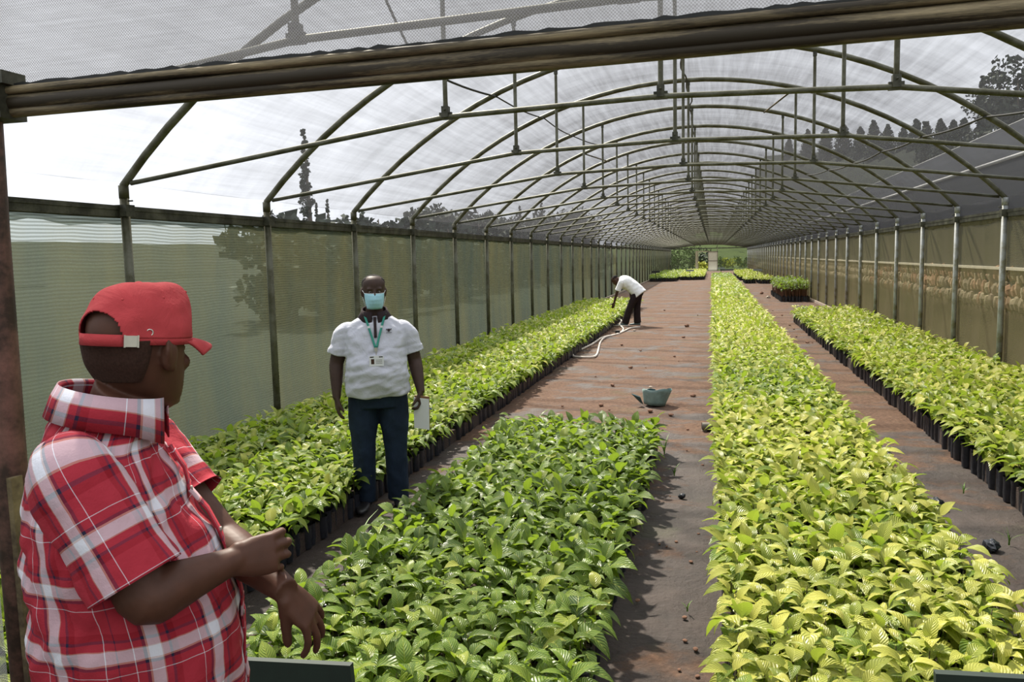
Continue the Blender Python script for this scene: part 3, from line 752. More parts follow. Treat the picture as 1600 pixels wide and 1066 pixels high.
# bed sign boards
M_SIGN = simple('dark green painted board', (.009, .020, .013), .7)
M_SIGNF = simple('grey sign face', (.22, .25, .25), .5)
def sign(x0, x1, y, ztop, h, lab, tilt=0, mat=M_SIGN):
    r_ = empty('bed_sign', ((x0+x1)/2, y, 0)); tag(r_, lab, 'sign'); w = (x1-x0)/2
    m = MB(); m.box((-w, -.012, -h), (w, .012, 0), Matrix.Rotation(tilt, 3, 'Y'), (0, 0, ztop)); m.build('board', mat, r_)
    for s in (-1, 1):
        m = MB(); m.box((s*w*.8-.012, .012, -.05), (s*w*.8+.012, .036, ztop-.03)); m.build('stake', M_DARK, r_)
sign(-1.58, -1.094, 2.2, .535, .26, 'dark green sign board at the near end of the middle bed', math.radians(-3.2))
sign(.565, 1.05, 2.2, .712, .30, 'dark green sign board at the near end of the long bed', math.radians(-2.5))
for (x, y, lab) in ((-3.75, 55.5, 'black sign before the far left corner bed'), (-1.55, 58.2, 'dark sign before the yellow-green bed at the far doorway'), (.65, 64.9, 'pale sign at the far end of the long bed'), (2.9, 55.8, 'grey sign at the far right bed')):
    r_ = empty('bed_sign', (x, y, 0)); tag(r_, lab, 'sign')
    m = MB(); m.box((-.28, -.02, .62), (.28, .02, .74)); m.build('board', M_SIGNF if 'black' not in lab else M_DARK, r_)
    m = MB(); m.box((-.02, .02, 0), (.02, .05, .66)); m.build('stake', M_DARK, r_)

# ------------------------------------------------------------------ outside: trees, neighbour tunnel, stone wall
M_CROWN = simple('dark conifer foliage', (.035, .05, .03), .8, 0, .4, 1.5, 0)
M_CROWNL = simple('green shrub foliage', (.10, .16, .035), .8, 0, .5, 1.5, 0)
M_CROWNY = simple('yellow shrub foliage', (.45, .46, .06), .8, 0, .3, 1.5, 0)
M_TRUNK = simple('grey bark', (.10, .08, .06), .9)
def crown_mesh(centres, rad, n, size, mat, squash=1.0):
    c = np.array(centres); k = NR.integers(0, len(c), n); d = NR.normal(size=(n, 3)); d /= np.linalg.norm(d, axis=1)[:, None]
    rr = np.array(rad)[k][:, None]*NR.uniform(.55, 1.0, (n, 1)); d[:, 2] *= squash; p = c[k]+d*rr
    a = NR.normal(size=(n, 3)); a /= np.linalg.norm(a, axis=1)[:, None]; b = np.cross(a, NR.normal(size=(n, 3))); b /= np.linalg.norm(b, axis=1)[:, None]
    s = size*NR.uniform(.5, 1.3, (n, 1)); V = np.stack([p-a*s-b*s*.5, p+a*s-b*s*.4, p+a*s*.8+b*s*.5, p-a*s*.7+b*s*.6], 1).reshape(-1, 3)
    return fast_mesh('foliage', V, np.arange(4*n).reshape(n, 4), [mat], False)
def tree(name, x, y, z0, h, kind, lab, grp=None, mat=M_CROWN):
    r_ = empty(name, (x, y, z0)); tag(r_, lab, 'tree', grp)
    m = MB(); m.tube([(0, 0, -.3), (.1, 0, h*.5), (0, 0, h*.95)], [h*.014+.05, h*.009+.03, .02], 6); m.build('trunk', M_TRUNK, r_)
    cs, rd = [], []
    if kind == 'spire':
        for q in range(110):
            t = R.random(); z = h*(.12+.88*t); w = h*.062*(1-t*.85)*R.uniform(.1, 1.1); a = R.uniform(0, 6.28); cs.append((w*math.cos(a), w*math.sin(a), z)); rd.append(h*.022*(1.35-t))
        n, s = 4200, .06*h/8
    elif kind == 'cone':
        for q in range(30): t = q/29; cs.append((R.gauss(0, .1), R.gauss(0, .1), h*(.15+.8*t))); rd.append(h*.20*(1-t**2.2)+.12)
        n, s = 1800, .028*h
    elif kind == 'hedge':
        for q in range(20): cs.append((R.uniform(-1.2, 1.2), R.uniform(-1.6, 1.6), h*R.uniform(.1, .85))); rd.append(h*R.uniform(.12, .2))
        n, s = 1300, .17
    else:
        for q in range(34):
            a = R.uniform(0, 6.28); w = h*.24*R.random()**.5; t = R.random(); cs.append((w*math.cos(a)*(1-t*.5), w*math.sin(a)*(1-t*.5), h*(.35+.62*t))); rd.append(h*R.uniform(.05, .10))
        n, s = 3600, .10*h/8
    o = bpy.data.objects.new('foliage', crown_mesh(cs, rd, n, s, mat)); COL.objects.link(o); o.parent = r_
def atd(px, py, Y):
    d = fw + cr*((px-800)/F_PX) - cu*((py-533)/F_PX); return CAM+d*(Y/d.y)
def dist_tree(name, px, ytop, Y, kind, lab, grp=None, z0=0, mat=M_CROWN):
    p = atd(px, ytop, Y); tree(name, p.x, Y, z0, p.z-z0, kind, lab, grp, mat)
dist_tree('spire_tree', 474, 202, 30, 'spire', 'tall thin spire tree seen through the left roof net')
dist_tree('spire_tree', 494, 318, 33, 'spire', 'short spire tree just right of the tall thin one')
dist_tree('spire_tree', 511, 311, 34, 'spire', 'second short spire tree, farther right of the tall thin one')
for k, (px, yt, Y) in enumerate(((566, 330, 36), (812, 322, 48), (846, 316, 50), (590, 345, 40))):
    dist_tree('wispy_tree', px, yt, Y, 'spire', ['low wispy tree behind the left net wall above the standing man', 'left one of a pair of wispy trees over the left eave further down', 'right one of a pair of wispy trees over the left eave further down', 'low bush-like tree just right of the low wispy tree'][k])
for k in range(26):
    Y = 24+k*2.6; p = Vector((-13.5+R.uniform(-1, 1), Y, 0)); h = 1.8+.056*math.hypot(p.x, Y)+R.uniform(-.3, .5)
    tree('bushy_tree', p.x, Y, 0, h, 'hedge', 'dark bushy tree in the thicket behind the left net wall', 'thicket behind the left net wall')
for k, (px, yt, Y) in enumerate(((452, 345, 22), (520, 345, 24), (610, 352, 28), (700, 352, 34), (780, 362, 50), (860, 370, 60), (930, 376, 70))):
    dist_tree('bushy_tree', px, yt, Y, 'hedge', 'dark bushy tree on the skyline behind the left net wall', 'bushy trees behind the left net wall', mat=M_CROWN)
def dt2(px, ytop, X, kind, lab, grp=None, z0=0, mat=M_CROWN):
    d = fw + cr*((px-800)/F_PX) - cu*((ytop-533)/F_PX); p = CAM+d*(X/d.x); z0 = max(0, min(1.2+.098*p.y, p.z-3)) if kind == 'cone' else z0; tree('conifer' if kind == 'cone' else 'leafy_tree' if kind == 'round' else 'spire_tree', X, p.y, z0, p.z-z0, kind, lab, grp, mat)
for k, (px, yt) in enumerate(((1262, 200), (1290, 196), (1318, 190), (1344, 196), (1366, 186), (1388, 192), (1412, 196), (1432, 184), (1447, 188), (1470, 184), (1490, 186), (1508, 182), (1233, 214))):
    dt2(px, yt, 24+R.uniform(-1, 1), 'cone', 'dark conifer in the row above the neighbouring tunnel', 'row of conifers on the right')
dt2(1536, 120, 18, 'spire', 'tall thin spire tree on the right, standing above the conifer row')
dt2(1592, 96, 15, 'round', 'large leafy tree at the right edge above the neighbouring roof')
dt2(1560, 150, 19, 'round', 'smaller leafy tree between the spire and the large tree at the right')

grid('hill_right', np.linspace(14, 90, 20), np.linspace(20, 440, 48), lambda x, y: min(1, max(0, (x-15)/8))*(1.8+.112*y+1.5*noise.noise(Vector((x*.05, y*.04, 9))))-.2, M_HILL)
# neighbouring tunnel, its floor a little higher
M_NROOF = net('neighbour roof net', (.075, .08, .09), (.9, .95, 1), .82, .97, grain=((.6, 2.2, .6), (14, .5, 14), .2), tr_share=.3)
nb = empty('neighbour_tunnel', (XR+4.9, 0, .75)); tag(nb, 'neighbouring net tunnel with a dark grey curved roof on the right', 'greenhouse')
m = MB(); n = 26; ya, yb = 2.0, YE-2
for i in range(n):
    a1, a2 = -a0+2*a0*i/n, -a0+2*a0*(i+1)/n; P1 = (5.53*math.sin(a1), 4.2-5.53+5.53*math.cos(a1)); P2 = (5.53*math.sin(a2), 4.2-5.53+5.53*math.cos(a2))
    m.add([(P1[0], ya, P1[1]), (P2[0], ya, P2[1]), (P2[0], yb, P2[1]), (P1[0], yb, P1[1])], [(0, 1, 2, 3)])
m.build('roof_net', M_NROOF, nb)
m = MB(); 
for s in (-1, 1): m.add([(s*4.05, ya, ZE-2.2), (s*4.05, yb, ZE-2.2), (s*4.05, yb, ZE), (s*4.05, ya, ZE)], [(0, 1, 2, 3)], False)
m.build('side_net', M_NROOF, nb)
m = MB(); m.tube([(-4.06, ya, ZE), (-4.06, yb, ZE)], .03, 6); m.tube([(-2.9, ya, 3.43), (-2.9, yb, 3.43)], .012, 6); m.build('rail', simple('pale rail', (.6, .6, .58), .5), nb)
# stone retaining wall with stones one by one, then joined further off
sw = empty('stone_wall', (XR+.75, 0, 0)); tag(sw, 'low stone retaining wall with white coping line behind the right net', 'wall')
m = MB(); m.box((.10, 3, 0), (.6, 70, 1.42)); m.build('wall_core', simple('mortar', (.20, .15, .11), .95), sw)
m = MB(); m.box((.0, 3, 1.45), (.66, 70, 1.49)); m.build('coping', simple('white coping', (.75, .72, .66), .7), sw)
stm = [simple('stone %d' % k, c, .9, 0, .2, 9) for k, c in enumerate(((.42, .24, .17), (.40, .34, .26), (.52, .36, .26), (.30, .24, .19)))]
sms = []
for v in range(8):
    m = MB(); m.ball((0, 0, 0), (.07, .10, .13), nu=7, nv=4); m.v = [tuple(Vector(q)*(1+.3*noise.noise(Vector(q)*11+Vector((v*5, 0, 0))))) for q in m.v]; m.sm = [False]*len(m.sm)
    sms.append(m.mesh('stone', [stm[v % 4]]))
spos = []
y = 6.0
while y < 60:
    for z in (.92, 1.15, 1.36): spos.append((y+R.uniform(-.05, .05), z+R.uniform(-.03, .03)))
    y += .20
for (y, z) in spos[:290]:
    o = bpy.data.objects.new('stone', sms[R.randrange(8)]); COL.objects.link(o); o.parent = sw; o.location = (.10, y, z); o.scale = (1, R.uniform(.8, 1.2), R.uniform(.8, 1.15)); o.rotation_euler = (R.uniform(-.4, .4), 0, 0)
bm_ = bmesh.new()
for (y, z) in spos[290:]:
    k = len(bm_.verts); bm_.from_mesh(sms[R.randrange(8)]); bm_.verts.ensure_lookup_table()
    for v in bm_.verts[k:]: v.co += Vector((.10, y, z))
me = bpy.data.meshes.new('stones'); bm_.to_mesh(me); bm_.free(); me.materials.append(stm[1]); o = bpy.data.objects.new('stones', me); COL.objects.link(o); o.parent = sw; o['kind'] = 'stuff'
# shrubs beyond the far wall
def shrub(x, y, r_, h, mat, lab, grp):
    rr = empty('shrub', (x, y, end_z(x, y))); tag(rr, lab, 'shrub', grp)
    cs = [(R.uniform(-r_, r_), R.uniform(-.6, .6), R.uniform(.2, 1)*h) for _ in range(14)]
    o = bpy.data.objects.new('foliage', crown_mesh(cs, [h*.35]*14, 420, .14, mat)); COL.objects.link(o); o.parent = rr
    m = MB(); m.tube([(0, 0, 0), (0, 0, h*.6)], .05, 5); m.build('stem', M_TRUNK, rr)
for k in range(7): shrub(-8+k*1.1+R.uniform(-.3, .3), YE+6+R.uniform(-1, 2), 1.0, 2.6, M_CROWNL if k % 3 else M_CROWN, 'green shrub beyond the far net wall, left of the doorway', 'shrubs left of the far doorway')
for k in range(6): shrub(1.0+k*1.4, YE+10+R.uniform(-1, 2), 1.0, 1.1, M_CROWNY if k % 2 else M_CROWNL, 'yellow-green low shrub beyond the far net wall, right of the door', 'shrubs right of the far door')
shrub(-1.1, YE+5, .7, .8, M_CROWNY, 'bright yellow shrub seen through the open far doorway', None)
for k, (px, yt) in enumerate(((1150, 372), (1190, 368), (1085, 374), (1120, 378), (1060, 380), (1035, 380))):
    dist_tree('hill_tree', px, yt, YE+30, 'round', 'dark tree on the hillside beyond the far end of the tunnel', 'trees on the far hillside', z0=3)
# ------------------------------------------------------------------ people
def V3(*a): return Vector(a)
def loft(m, secs, n=32, M=24, cap=True, uvs=None, wr=0, seed=0, e=2.0, fn=None):
    """secs: (cx, cy, cz, half width, half depth) stacked horizontal rings; smooth through them"""
    S = catmull(secs, M); vs = []; L = 0; vv = []
    for j, (cx, cy, cz, a, b) in enumerate(S[:, :5]):
        if j: L += float(np.linalg.norm(S[j, :3]-S[j-1, :3])) + .35*abs(float(S[j, 3]-S[j-1, 3]))
        vv.append(L)
        for k in range(n):
            w = 2*math.pi*k/n; c, s = math.cos(w), math.sin(w)
            x = abs(c)**(2/e)*math.copysign(a, c); y = abs(s)**(2/e)*math.copysign(b, s)
            p = Vector((cx+x, cy+y, cz))
            if wr: p += Vector((c, s, 0))*wr*(noise.noise(Vector((w*1.6, cz*14+w*2.0, seed)))+.5*noise.noise(Vector((w*3.5, cz*30-w*5, seed+5))))
            if fn: p = fn(p, w, j/(M-1))
            vs.append(p)
    fs = []; us = []; per = 2*math.pi*float(max(S[:, 3])+max(S[:, 4]))/2
    for j in range(M-1):
        for k in range(n):
            fs.append((j*n+k, j*n+(k+1) % n, (j+1)*n+(k+1) % n, (j+1)*n+k))
            us.append(((k/n*per, vv[j]), ((k+1)/n*per, vv[j]), ((k+1)/n*per, vv[j+1]), (k/n*per, vv[j+1])))
    if cap:
        fs += [tuple(range(n))[::-1], tuple((M-1)*n+k for k in range(n))]; us += [tuple((0, 0) for _ in range(n))]*2
    m.add(vs, fs, True, us if uvs else None)
def limb(m, pts, rad, n=20, M=24, uvs=False, wr=0, seed=0, cap=True, flat=1.0):
    """smooth tapering limb; optional cloth UVs in metres"""
    S = catmull([(*p, r_) for p, r_ in zip(pts, rad)], M); vs = []; P = [Vector(s[:3]) for s in S]
    t = [(P[min(i+1, M-1)]-P[max(i-1, 0)]).normalized() for i in range(M)]
    ref = Vector((0, 1, 0)) if abs(t[0].y) < .8 else Vector((1, 0, 0)); a = t[0].cross(ref).normalized(); L = 0; vv = []
    for i in range(M):
        if i: L += (P[i]-P[i-1]).length
        vv.append(L); a = (a-t[i]*a.dot(t[i])).normalized(); b = t[i].cross(a)
        for k in range(n):
            w = 2*math.pi*k/n; r_ = S[i, 3]
            if wr: r_ += wr*(noise.noise(Vector((w*1.2, L*16+w, seed)))+.5*noise.noise(Vector((w*3, L*34, seed+3))))
            vs.append(P[i]+a*math.cos(w)*r_+b*math.sin(w)*r_*flat)
    fs = []; us = []; per = 2*math.pi*max(rad)
    for j in range(M-1):
        for k in range(n):
            fs.append((j*n+k, j*n+(k+1) % n, (j+1)*n+(k+1) % n, (j+1)*n+k))
            us.append(((k/n*per, vv[j]), ((k+1)/n*per, vv[j]), ((k+1)/n*per, vv[j+1]), (k/n*per, vv[j+1])))
    if cap:
        fs += [tuple(range(n))[::-1], tuple((M-1)*n+k for k in range(n))]; us += [tuple((0, 0) for _ in range(n))]*2
    m.add(vs, fs, True, us if uvs else None)
def remesh(m, name, mat, voxel, parent, smooth=3, solid=False):
    o = m.build(name, mat, None)
    md = o.modifiers.new('r', 'REMESH'); md.mode = 'VOXEL'; md.voxel_size = voxel; md.use_smooth_shade = True
    if smooth: s = o.modifiers.new('s', 'SMOOTH'); s.factor = .5; s.iterations = smooth
    dg = bpy.context.evaluated_depsgraph_get(); dg.update()
    me = bpy.data.meshes.new_from_object(o.evaluated_get(dg)); me.materials.clear(); me.materials.append(mat)
    me.polygons.foreach_set('use_smooth', [True]*len(me.polygons)); me.polygons.foreach_set('material_index', [0]*len(me.polygons))
    old = o.data; o.modifiers.clear(); o.data = me; bpy.data.meshes.remove(old); me.name = name; o.parent = parent
    return o
def solidify(o, th, off=-1):
    s = o.modifiers.new('thickness', 'SOLIDIFY'); s.thickness = th; s.offset = off; return o
def add_hand(m, W, D, N, side, curl, spread=.10, s=1.0, thumb=(.5, .75, .15), tcurl=.35, arm_r=.026):
    """palm and five fingers. W wrist, D towards the fingers, N out of the palm, side +1 right hand, -1 left"""
    W = Vector(W); D = Vector(D).normalized(); N = Vector(N); N = (N-D*N.dot(D)).normalized(); S = D.cross(N)*side
    secs = []; k = 14
    for (d, w, t, nn) in ((-.015, .027, .022, 0), (.015, .030, .020, .0), (.045, .040, .018, .002), (.075, .043, .0155, .002), (.095, .041, .0125, 0)):
        ring = []
        for q in range(k):
            a = 2*math.pi*q/k; ring.append(W+D*d*s+S*(w*s*math.copysign(abs(math.cos(a))**.8, math.cos(a)))+N*(nn+t*s*math.sin(a)))
        secs += ring
    fs = [(j*k+q, j*k+(q+1) % k, (j+1)*k+(q+1) % k, (j+1)*k+q) for j in range(4) for q in range(k)]+[tuple(range(k))[::-1], tuple(4*k+q for q in range(k))]
    m.add(secs, fs)
    tips = []
    for i, (off, ln, r_, kb) in enumerate(((.031, .074, .0095, .092), (.0105, .082, .0098, .097), (-.0105, .076, .0093, .093), (-.030, .060, .0083, .083))):
        c = curl[i] if hasattr(curl, '__len__') else curl
        cs = c if hasattr(c, '__len__') else (c, c*1.1, c*.8)
        d = (D+S*spread*(off/.03)*.6).normalized(); p = W+D*(kb-.03)*s+S*off*s*.93; pts = [p, W+D*kb*s+S*off*s]; rr = [r_*1.02*s, r_*1.08*s]; ang = 0; p = pts[-1]
        for seg, frac in enumerate((.45, .31, .24)):
            ang += cs[seg]; dd = (d*math.cos(ang)+N*math.sin(ang)).normalized(); q = p+dd*ln*s*frac
            pts += [p.lerp(q, .5), q]; rr += [r_*(1-.05*seg)*s*.97, r_*(1.0-.07*(seg+1))*s]; p = q
        m.tube(pts, rr, 12, round_end=True); tips.append((p, dd))
    b = W+D*.022*s+S*.022*s; d = (D*thumb[0]+S*thumb[1]+N*thumb[2]).normalized(); p = b; pts = [b]; rr = [.0155*s]
    for seg, ln in enumerate((.042, .033, .026)):
        q = p+d*ln*s; pts += [p.lerp(q, .5), q]; rr += [(.0140-.0015*seg)*s, (.0120-.0015*seg)*s]; p = q
        d = (d+D*tcurl*.6+N*tcurl*.4).normalized()
    m.tube(pts, rr, 12, round_end=True)
    return tips
def head_pts(T, m, face=True, broad=1.0, mask=False):
    """T: 4x4 from head space (x right, y forward, z up from the chin) to the figure's space"""
    mm = MB()
    secs = []
    for z, hw, f_, b_ in ((-.005, .010, .070, .045), (.004, .026, .084, .015), (.018, .042, .090, -.02), (.04, .056, .091, -.055), (.07, .066, .090, -.078), (.10, .071, .088, -.092), (.13, .075, .088, -.100), (.16, .077, .090, -.104), (.19, .074, .082, -.097), (.212, .062, .064, -.078), (.228, .040, .038, -.048), (.236, .012, .008, -.018)):
        secs.append((0, (f_+b_)/2, z, hw*broad, (f_-b_)/2))
    loft(mm, secs, 36, 34, e=2.15)
    if face:
        for s in (-1, 1):                                         # brow, cheek, ear
            mm.ball((s*.030, .082, .140), (.026, .012, .009)); mm.ball((s*.040, .066, .092), (.020, .020, .018))
            mm.ball((s*.079*broad, -.010, .112), (.010, .021, .032), Matrix.Rotation(-.2, 3, 'X')); mm.ball((s*.084*broad, -.018, .120), (.006, .014, .024), Matrix.Rotation(s*.5, 3, 'Z')); mm.ball((s*.078*broad, .000, .088), (.006, .008, .012))
            mm.ball((s*.013, .094, .080), (.011, .012, .009))     # nostril wings
        mm.tube([(0, .086, .132), (0, .096, .108), (0, .104, .086)], [.009, .011, .013], 10, round_end=True)
        mm.ball((0, .090, .054), (.026, .010, .006)); mm.ball((0, .089, .044), (.023, .010, .007)); mm.ball((0, .082, .012), (.022, .014, .014))
    mm.v = [tuple(T @ Vector(v)) for v in mm.v]; b = len(m.v)
    m.add(mm.v, mm.f)
def frame_m(loc, heading=0, pitch=0, roll=0):
    return Matrix.Translation(loc) @ Matrix.Rotation(heading, 4, 'Z') @ Matrix.Rotation(pitch, 4, 'X') @ Matrix.Rotation(roll, 4, 'Y')
def shoe(m, ank, fwd, s=1.0):
    a = Vector(ank); f_ = Vector((fwd[0], fwd[1], 0)).normalized(); r_ = Vector((f_.y, -f_.x, 0)); secs = []; k = 14
    for (y, w, h) in ((-.075, .020, .045), (-.065, .034, .075), (-.03, .038, .095), (.02, .040, .085), (.07, .045, .062), (.12, .050, .052), (.165, .044, .045), (.195, .026, .034), (.203, .010, .022)):
        for q in range(k):
            t = 2*math.pi*q/k; z = h/2+h/2*math.sin(t); secs.append(Vector((a.x, a.y, 0))+f_*y*s+r_*w*s*math.copysign(abs(math.cos(t))**.7, math.cos(t))+Vector((0, 0, max(.002, z*s)+.006)))
    fs = [(j*k+q, j*k+(q+1) % k, (j+1)*k+(q+1) % k, (j+1)*k+q) for j in range(8) for q in range(k)]+[tuple(range(k))[::-1], tuple(8*k+q for q in range(k))]
    m.add(secs, fs)
def skin_mat(name, col, rough=.54):
    t = NT(name); c = t.coord(); n1 = t.noise(25, 5, .6, c); n2 = t.noise(260, 3, .6, c)
    cl = t.ramp(n1, [(.3, tuple(x*.85 for x in col)), (.7, tuple(x*1.15 for x in col))])
    return t.done(t.pbsdf(cl, rough, 0, t.bump(t.math('ADD', n1, t.math('MULTIPLY', n2, .3)), .15, .002), .25))
def plaid_mat():
    t = NT('red plaid cotton'); uv = t.n('UVMap').outputs[0]; sx = t.n('SeparateXYZ'); t.t.links.new(uv, sx.inputs[0])
    red, wht, nav, tan, mar = (.36, .026, .042), (.68, .68, .74), (.020, .018, .045), (.50, .30, .24), (.24, .008, .016)
    st = [(0, red), (.17, wht), (.18, red), (.30, nav), (.345, tan), (.375, wht), (.545, tan), (.56, red), (.66, nav), (.70, mar), (.80, red)]
    c = []
    for i in (0, 1):
        f_ = t.math('FRACT', t.math('MULTIPLY', sx.outputs[i], 1/.128))
        c.append(t.ramp(f_, st, 'CONSTANT'))
    tw = t.math('GREATER_THAN', t.math('FRACT', t.math('MULTIPLY', t.math('ADD', sx.outputs[0], sx.outputs[1]), 500)), .5)
    col = t.mix(.5, c[0], c[1])
    nz = t.noise(14, 5, .6, t.coord()); f2 = t.noise(300, 2, .5, t.coord())
    return t.done(t.pbsdf(col, .85, 0, t.bump(t.math('ADD', t.math('MULTIPLY', nz, 2), t.math('MULTIPLY', f2, .15)), .5, .006), .2))
def cloth(name, col, rough=.9, var=.08, fold=10, fs_=.6):
    t = NT(name); c = t.coord(); n1 = t.noise(fold, 5, .6, c, .7); n2 = t.noise(420, 2, .5, c)
    cl = t.ramp(n1, [(.3, tuple(x*(1-var) for x in col)), (.7, tuple(min(1, x*(1+var)) for x in col))])
    return t.done(t.pbsdf(cl, rough, 0, t.bump(t.math('ADD', t.math('MULTIPLY', n1, 2), t.math('MULTIPLY', n2, .1)), fs_, .008), .2))
M_SKIN1 = skin_mat('dark brown skin', (.078, .033, .020)); M_SKIN2 = skin_mat('deep brown skin', (.050, .028, .020)); M_SKIN3 = skin_mat('dark skin', (.055, .025, .016))
M_HAIR = simple('short black hair', (.010, .008, .007), .9, 0, .4, 200, .8, .003, .2)
M_HAIR1 = simple('close-cropped hair', (.040, .021, .015), .9, 0, .3, 200, .6, .002, .15); M_PLAID = plaid_mat(); M_CAP = cloth('faded red cap cotton', (.43, .050, .055), .85, .10, 16, .4); M_CAPU = cloth('cap underside', (.10, .012, .015))
M_WHITE = cloth('pale grey polo cotton', (.50, .51, .57), .9, .04, 9, .8); M_COLLAR = cloth('dark brown knit collar', (.030, .020, .022), .9)
M_JEAN = cloth('dark blue denim', (.012, .022, .040), .85, .3, 7, .6); M_TROUS = cloth('dark brown trousers', (.020, .012, .012), .85); M_TROUS1 = cloth('dark grey trousers', (.03, .03, .035), .85)
M_SHOE = simple('black leather', (.012, .011, .012), .4); M_EYEW = simple('eye white', (.30, .26, .22), .5, 0, .05, 20, 0); M_EYED = simple('dark iris', (.01, .006, .004), .2, 0, 0, 20, 0)
M_MASK = simple('light blue surgical mask', (.34, .60, .70), .85, 0, .06, 60, .3, .002); M_MASKE = simple('white mask edge', (.75, .78, .8), .8, 0, 0, 20, 0)
M_METAL = simple('polished metal buckle', (.55, .55, .50), .3, .9, .1, 30, 0)

def eyes(T, root, z=.120):
    for s in (-1, 1):
        m = MB(); c = T @ Vector((s*.030, .078, z)); m.ball(c, .0100, nu=14, nv=10); e = m.build('eye', M_EYEW, root)
        m = MB(); c2 = T @ Vector((s*.030, .0845, z)); m.ball(c2, .0062, nu=10, nv=8); m.build('iris', M_EYED, e)

# ---- the man in the red cap
ROOT1 = Vector((-1.165, 1.325, 0)); A1 = -math.atan2(.868, .487)
p1 = empty('person', ROOT1, A1); tag(p1, 'man in a red cap and red plaid shirt, one hand resting on his other forearm', 'person')
I1 = p1.matrix_basis.inverted() if False else (Matrix.Translation(ROOT1) @ Matrix.Rotation(A1, 4, 'Z')).inverted()
def L1(px, py, d): return I1 @ at(px, py, d)
HT1 = I1 @ (Matrix.Translation((-1.103, 1.352, 1.517)) @ Matrix.Rotation(math.radians(-4), 4, 'Z') @ Matrix.Rotation(math.radians(-3), 4, 'X'))
rs1, re1, rw1 = V3(.175, -.02, 1.425), L1(228, 935, 1.42), L1(356, 880, 1.53)
ls1, le1, lw1 = V3(-.175, .02, 1.42), L1(345, 845, 1.74), L1(440, 918, 1.60)
def upper_body(m, torso, sh, hips=True): loft(m, torso, 28, 22)
m = MB()
head_pts(HT1, m, True, 1.02)
neck0 = HT1 @ Vector((0, -.036, .045)); 
limb(m, [V3(0, -.03, 1.38), V3(0, -.018, 1.45), neck0.lerp(V3(0, -.015, 1.45), .45), neck0], [.068, .059, .057, .060], 24, 12)
loft(m, [(0, 0, .86, .165, .12), (0, .02, 1.0, .185, .15), (0, .02, 1.15, .19, .155), (0, 0, 1.28, .185, .13), (0, -.01, 1.38, .175, .105), (0, -.01, 1.45, .11, .07)], 28, 18)
for (s_, e_, w_) in ((rs1, re1, rw1), (ls1, le1, lw1)):
    limb(m, [s_, s_.lerp(e_, .5), e_], [.058, .052, .046], 20, 12)
    limb(m, [s_.lerp(e_, .75), e_, e_.lerp(w_, .28), e_.lerp(w_, .62), w_, w_+(w_-e_).normalized()*.02], [.043, .0475, .0465, .037, .0275, .026], 20, 20)
vr = Vector((.770, .637, 0)); R1i = I1.to_3x3()
rd = R1i @ (vr*.93+Vector((-.63, .77, 0))*.12+Vector((0, 0, .02))); rn = R1i @ (Vector((-.63, .77, 0))*.9+Vector((0, 0, -.25)))
tips1 = add_hand(m, rw1, rd, rn, 1, [(.55, .95, .6), (.5, .9, .55), (.5, .85, .5), (.55, .85, .5)], .30, .96, (.95, .12, .45), .25)
ld = R1i @ (vr*.55+Vector((0, 0, -.72))+Vector((.63, -.77, 0))*.05); ln_ = R1i @ (vr*-.55+Vector((-.63, .77, 0))*.55+Vector((0, 0, -.35)))
tips2 = add_hand(m, lw1, ld, ln_, -1, [(.42, .42, .3), (.32, .35, .25), (.28, .3, .25), (.25, .3, .25)], .45, .95, (.85, .25, .6), .3)
for s in (-1, 1):
    limb(m, [V3(s*.09, .02, .92), V3(s*.10, .02, .70), V3(s*.10, .02, .50), V3(s*.105, .0, .30), V3(s*.11, -.02, .08)], [.095, .085, .058, .055, .036], 18, 20)
remesh(m, 'body', M_SKIN1, .0042, p1, 3)
# hair under the cap
m = MB(); secs = [(0, (f_+b_)/2, z, hw*1.02+.001, (f_-b_)/2+.0015) for z, hw, f_, b_ in ((.062, .050, -.042, -.074), (.08, .062, -.038, -.083), (.10, .070, -.030, -.093), (.13, .0745, -.020, -.101), (.142, .0755, -.015, -.103))]
loft(m, secs, 40, 20); m.v = [tuple(HT1 @ Vector(v)) for v in m.v]; m.build('hair', M_HAIR1, p1)
eyes(HT1, p1)
# nails
m = MB()
# shirt
shirt = [(.0, .022, .80, .222, .19), (0, .037, .90, .222, .193), (0, .042, 1.0, .222, .195), (0, .037, 1.12, .225, .190), (0, .015, 1.25, .224, .166), (0, -.002, 1.34, .218, .142), (0, -.010, 1.40, .198, .124), (0, -.014, 1.455, .152, .104), (.006, -.004, 1.495, .110, .096), (.012, .008, 1.522, .090, .090)]
def shirt_fn(p, w, t):
    p.x += 0; return p
m = MB(); loft(m, shirt, 110, 90, False, True, .014, 3, 2.25)
sh = solidify(m.build('shirt', M_PLAID, p1), .002)
for (s_, e_, side) in ((rs1, re1, 1), (ls1, le1, -1)):
    m = MB(); d = (e_-s_).normalized(); a = s_-d*.035-V3(side*.05, 0, -.005)
    limb(m, [a, s_-d*.01, s_+d*.06, s_.lerp(e_, .55), s_.lerp(e_, .86 if side > 0 else .62)], [.052, .075, .080, .079, .084], 48, 34, True, .006, side+4, False)
    solidify(m.build('sleeve', M_PLAID, p1), .002)
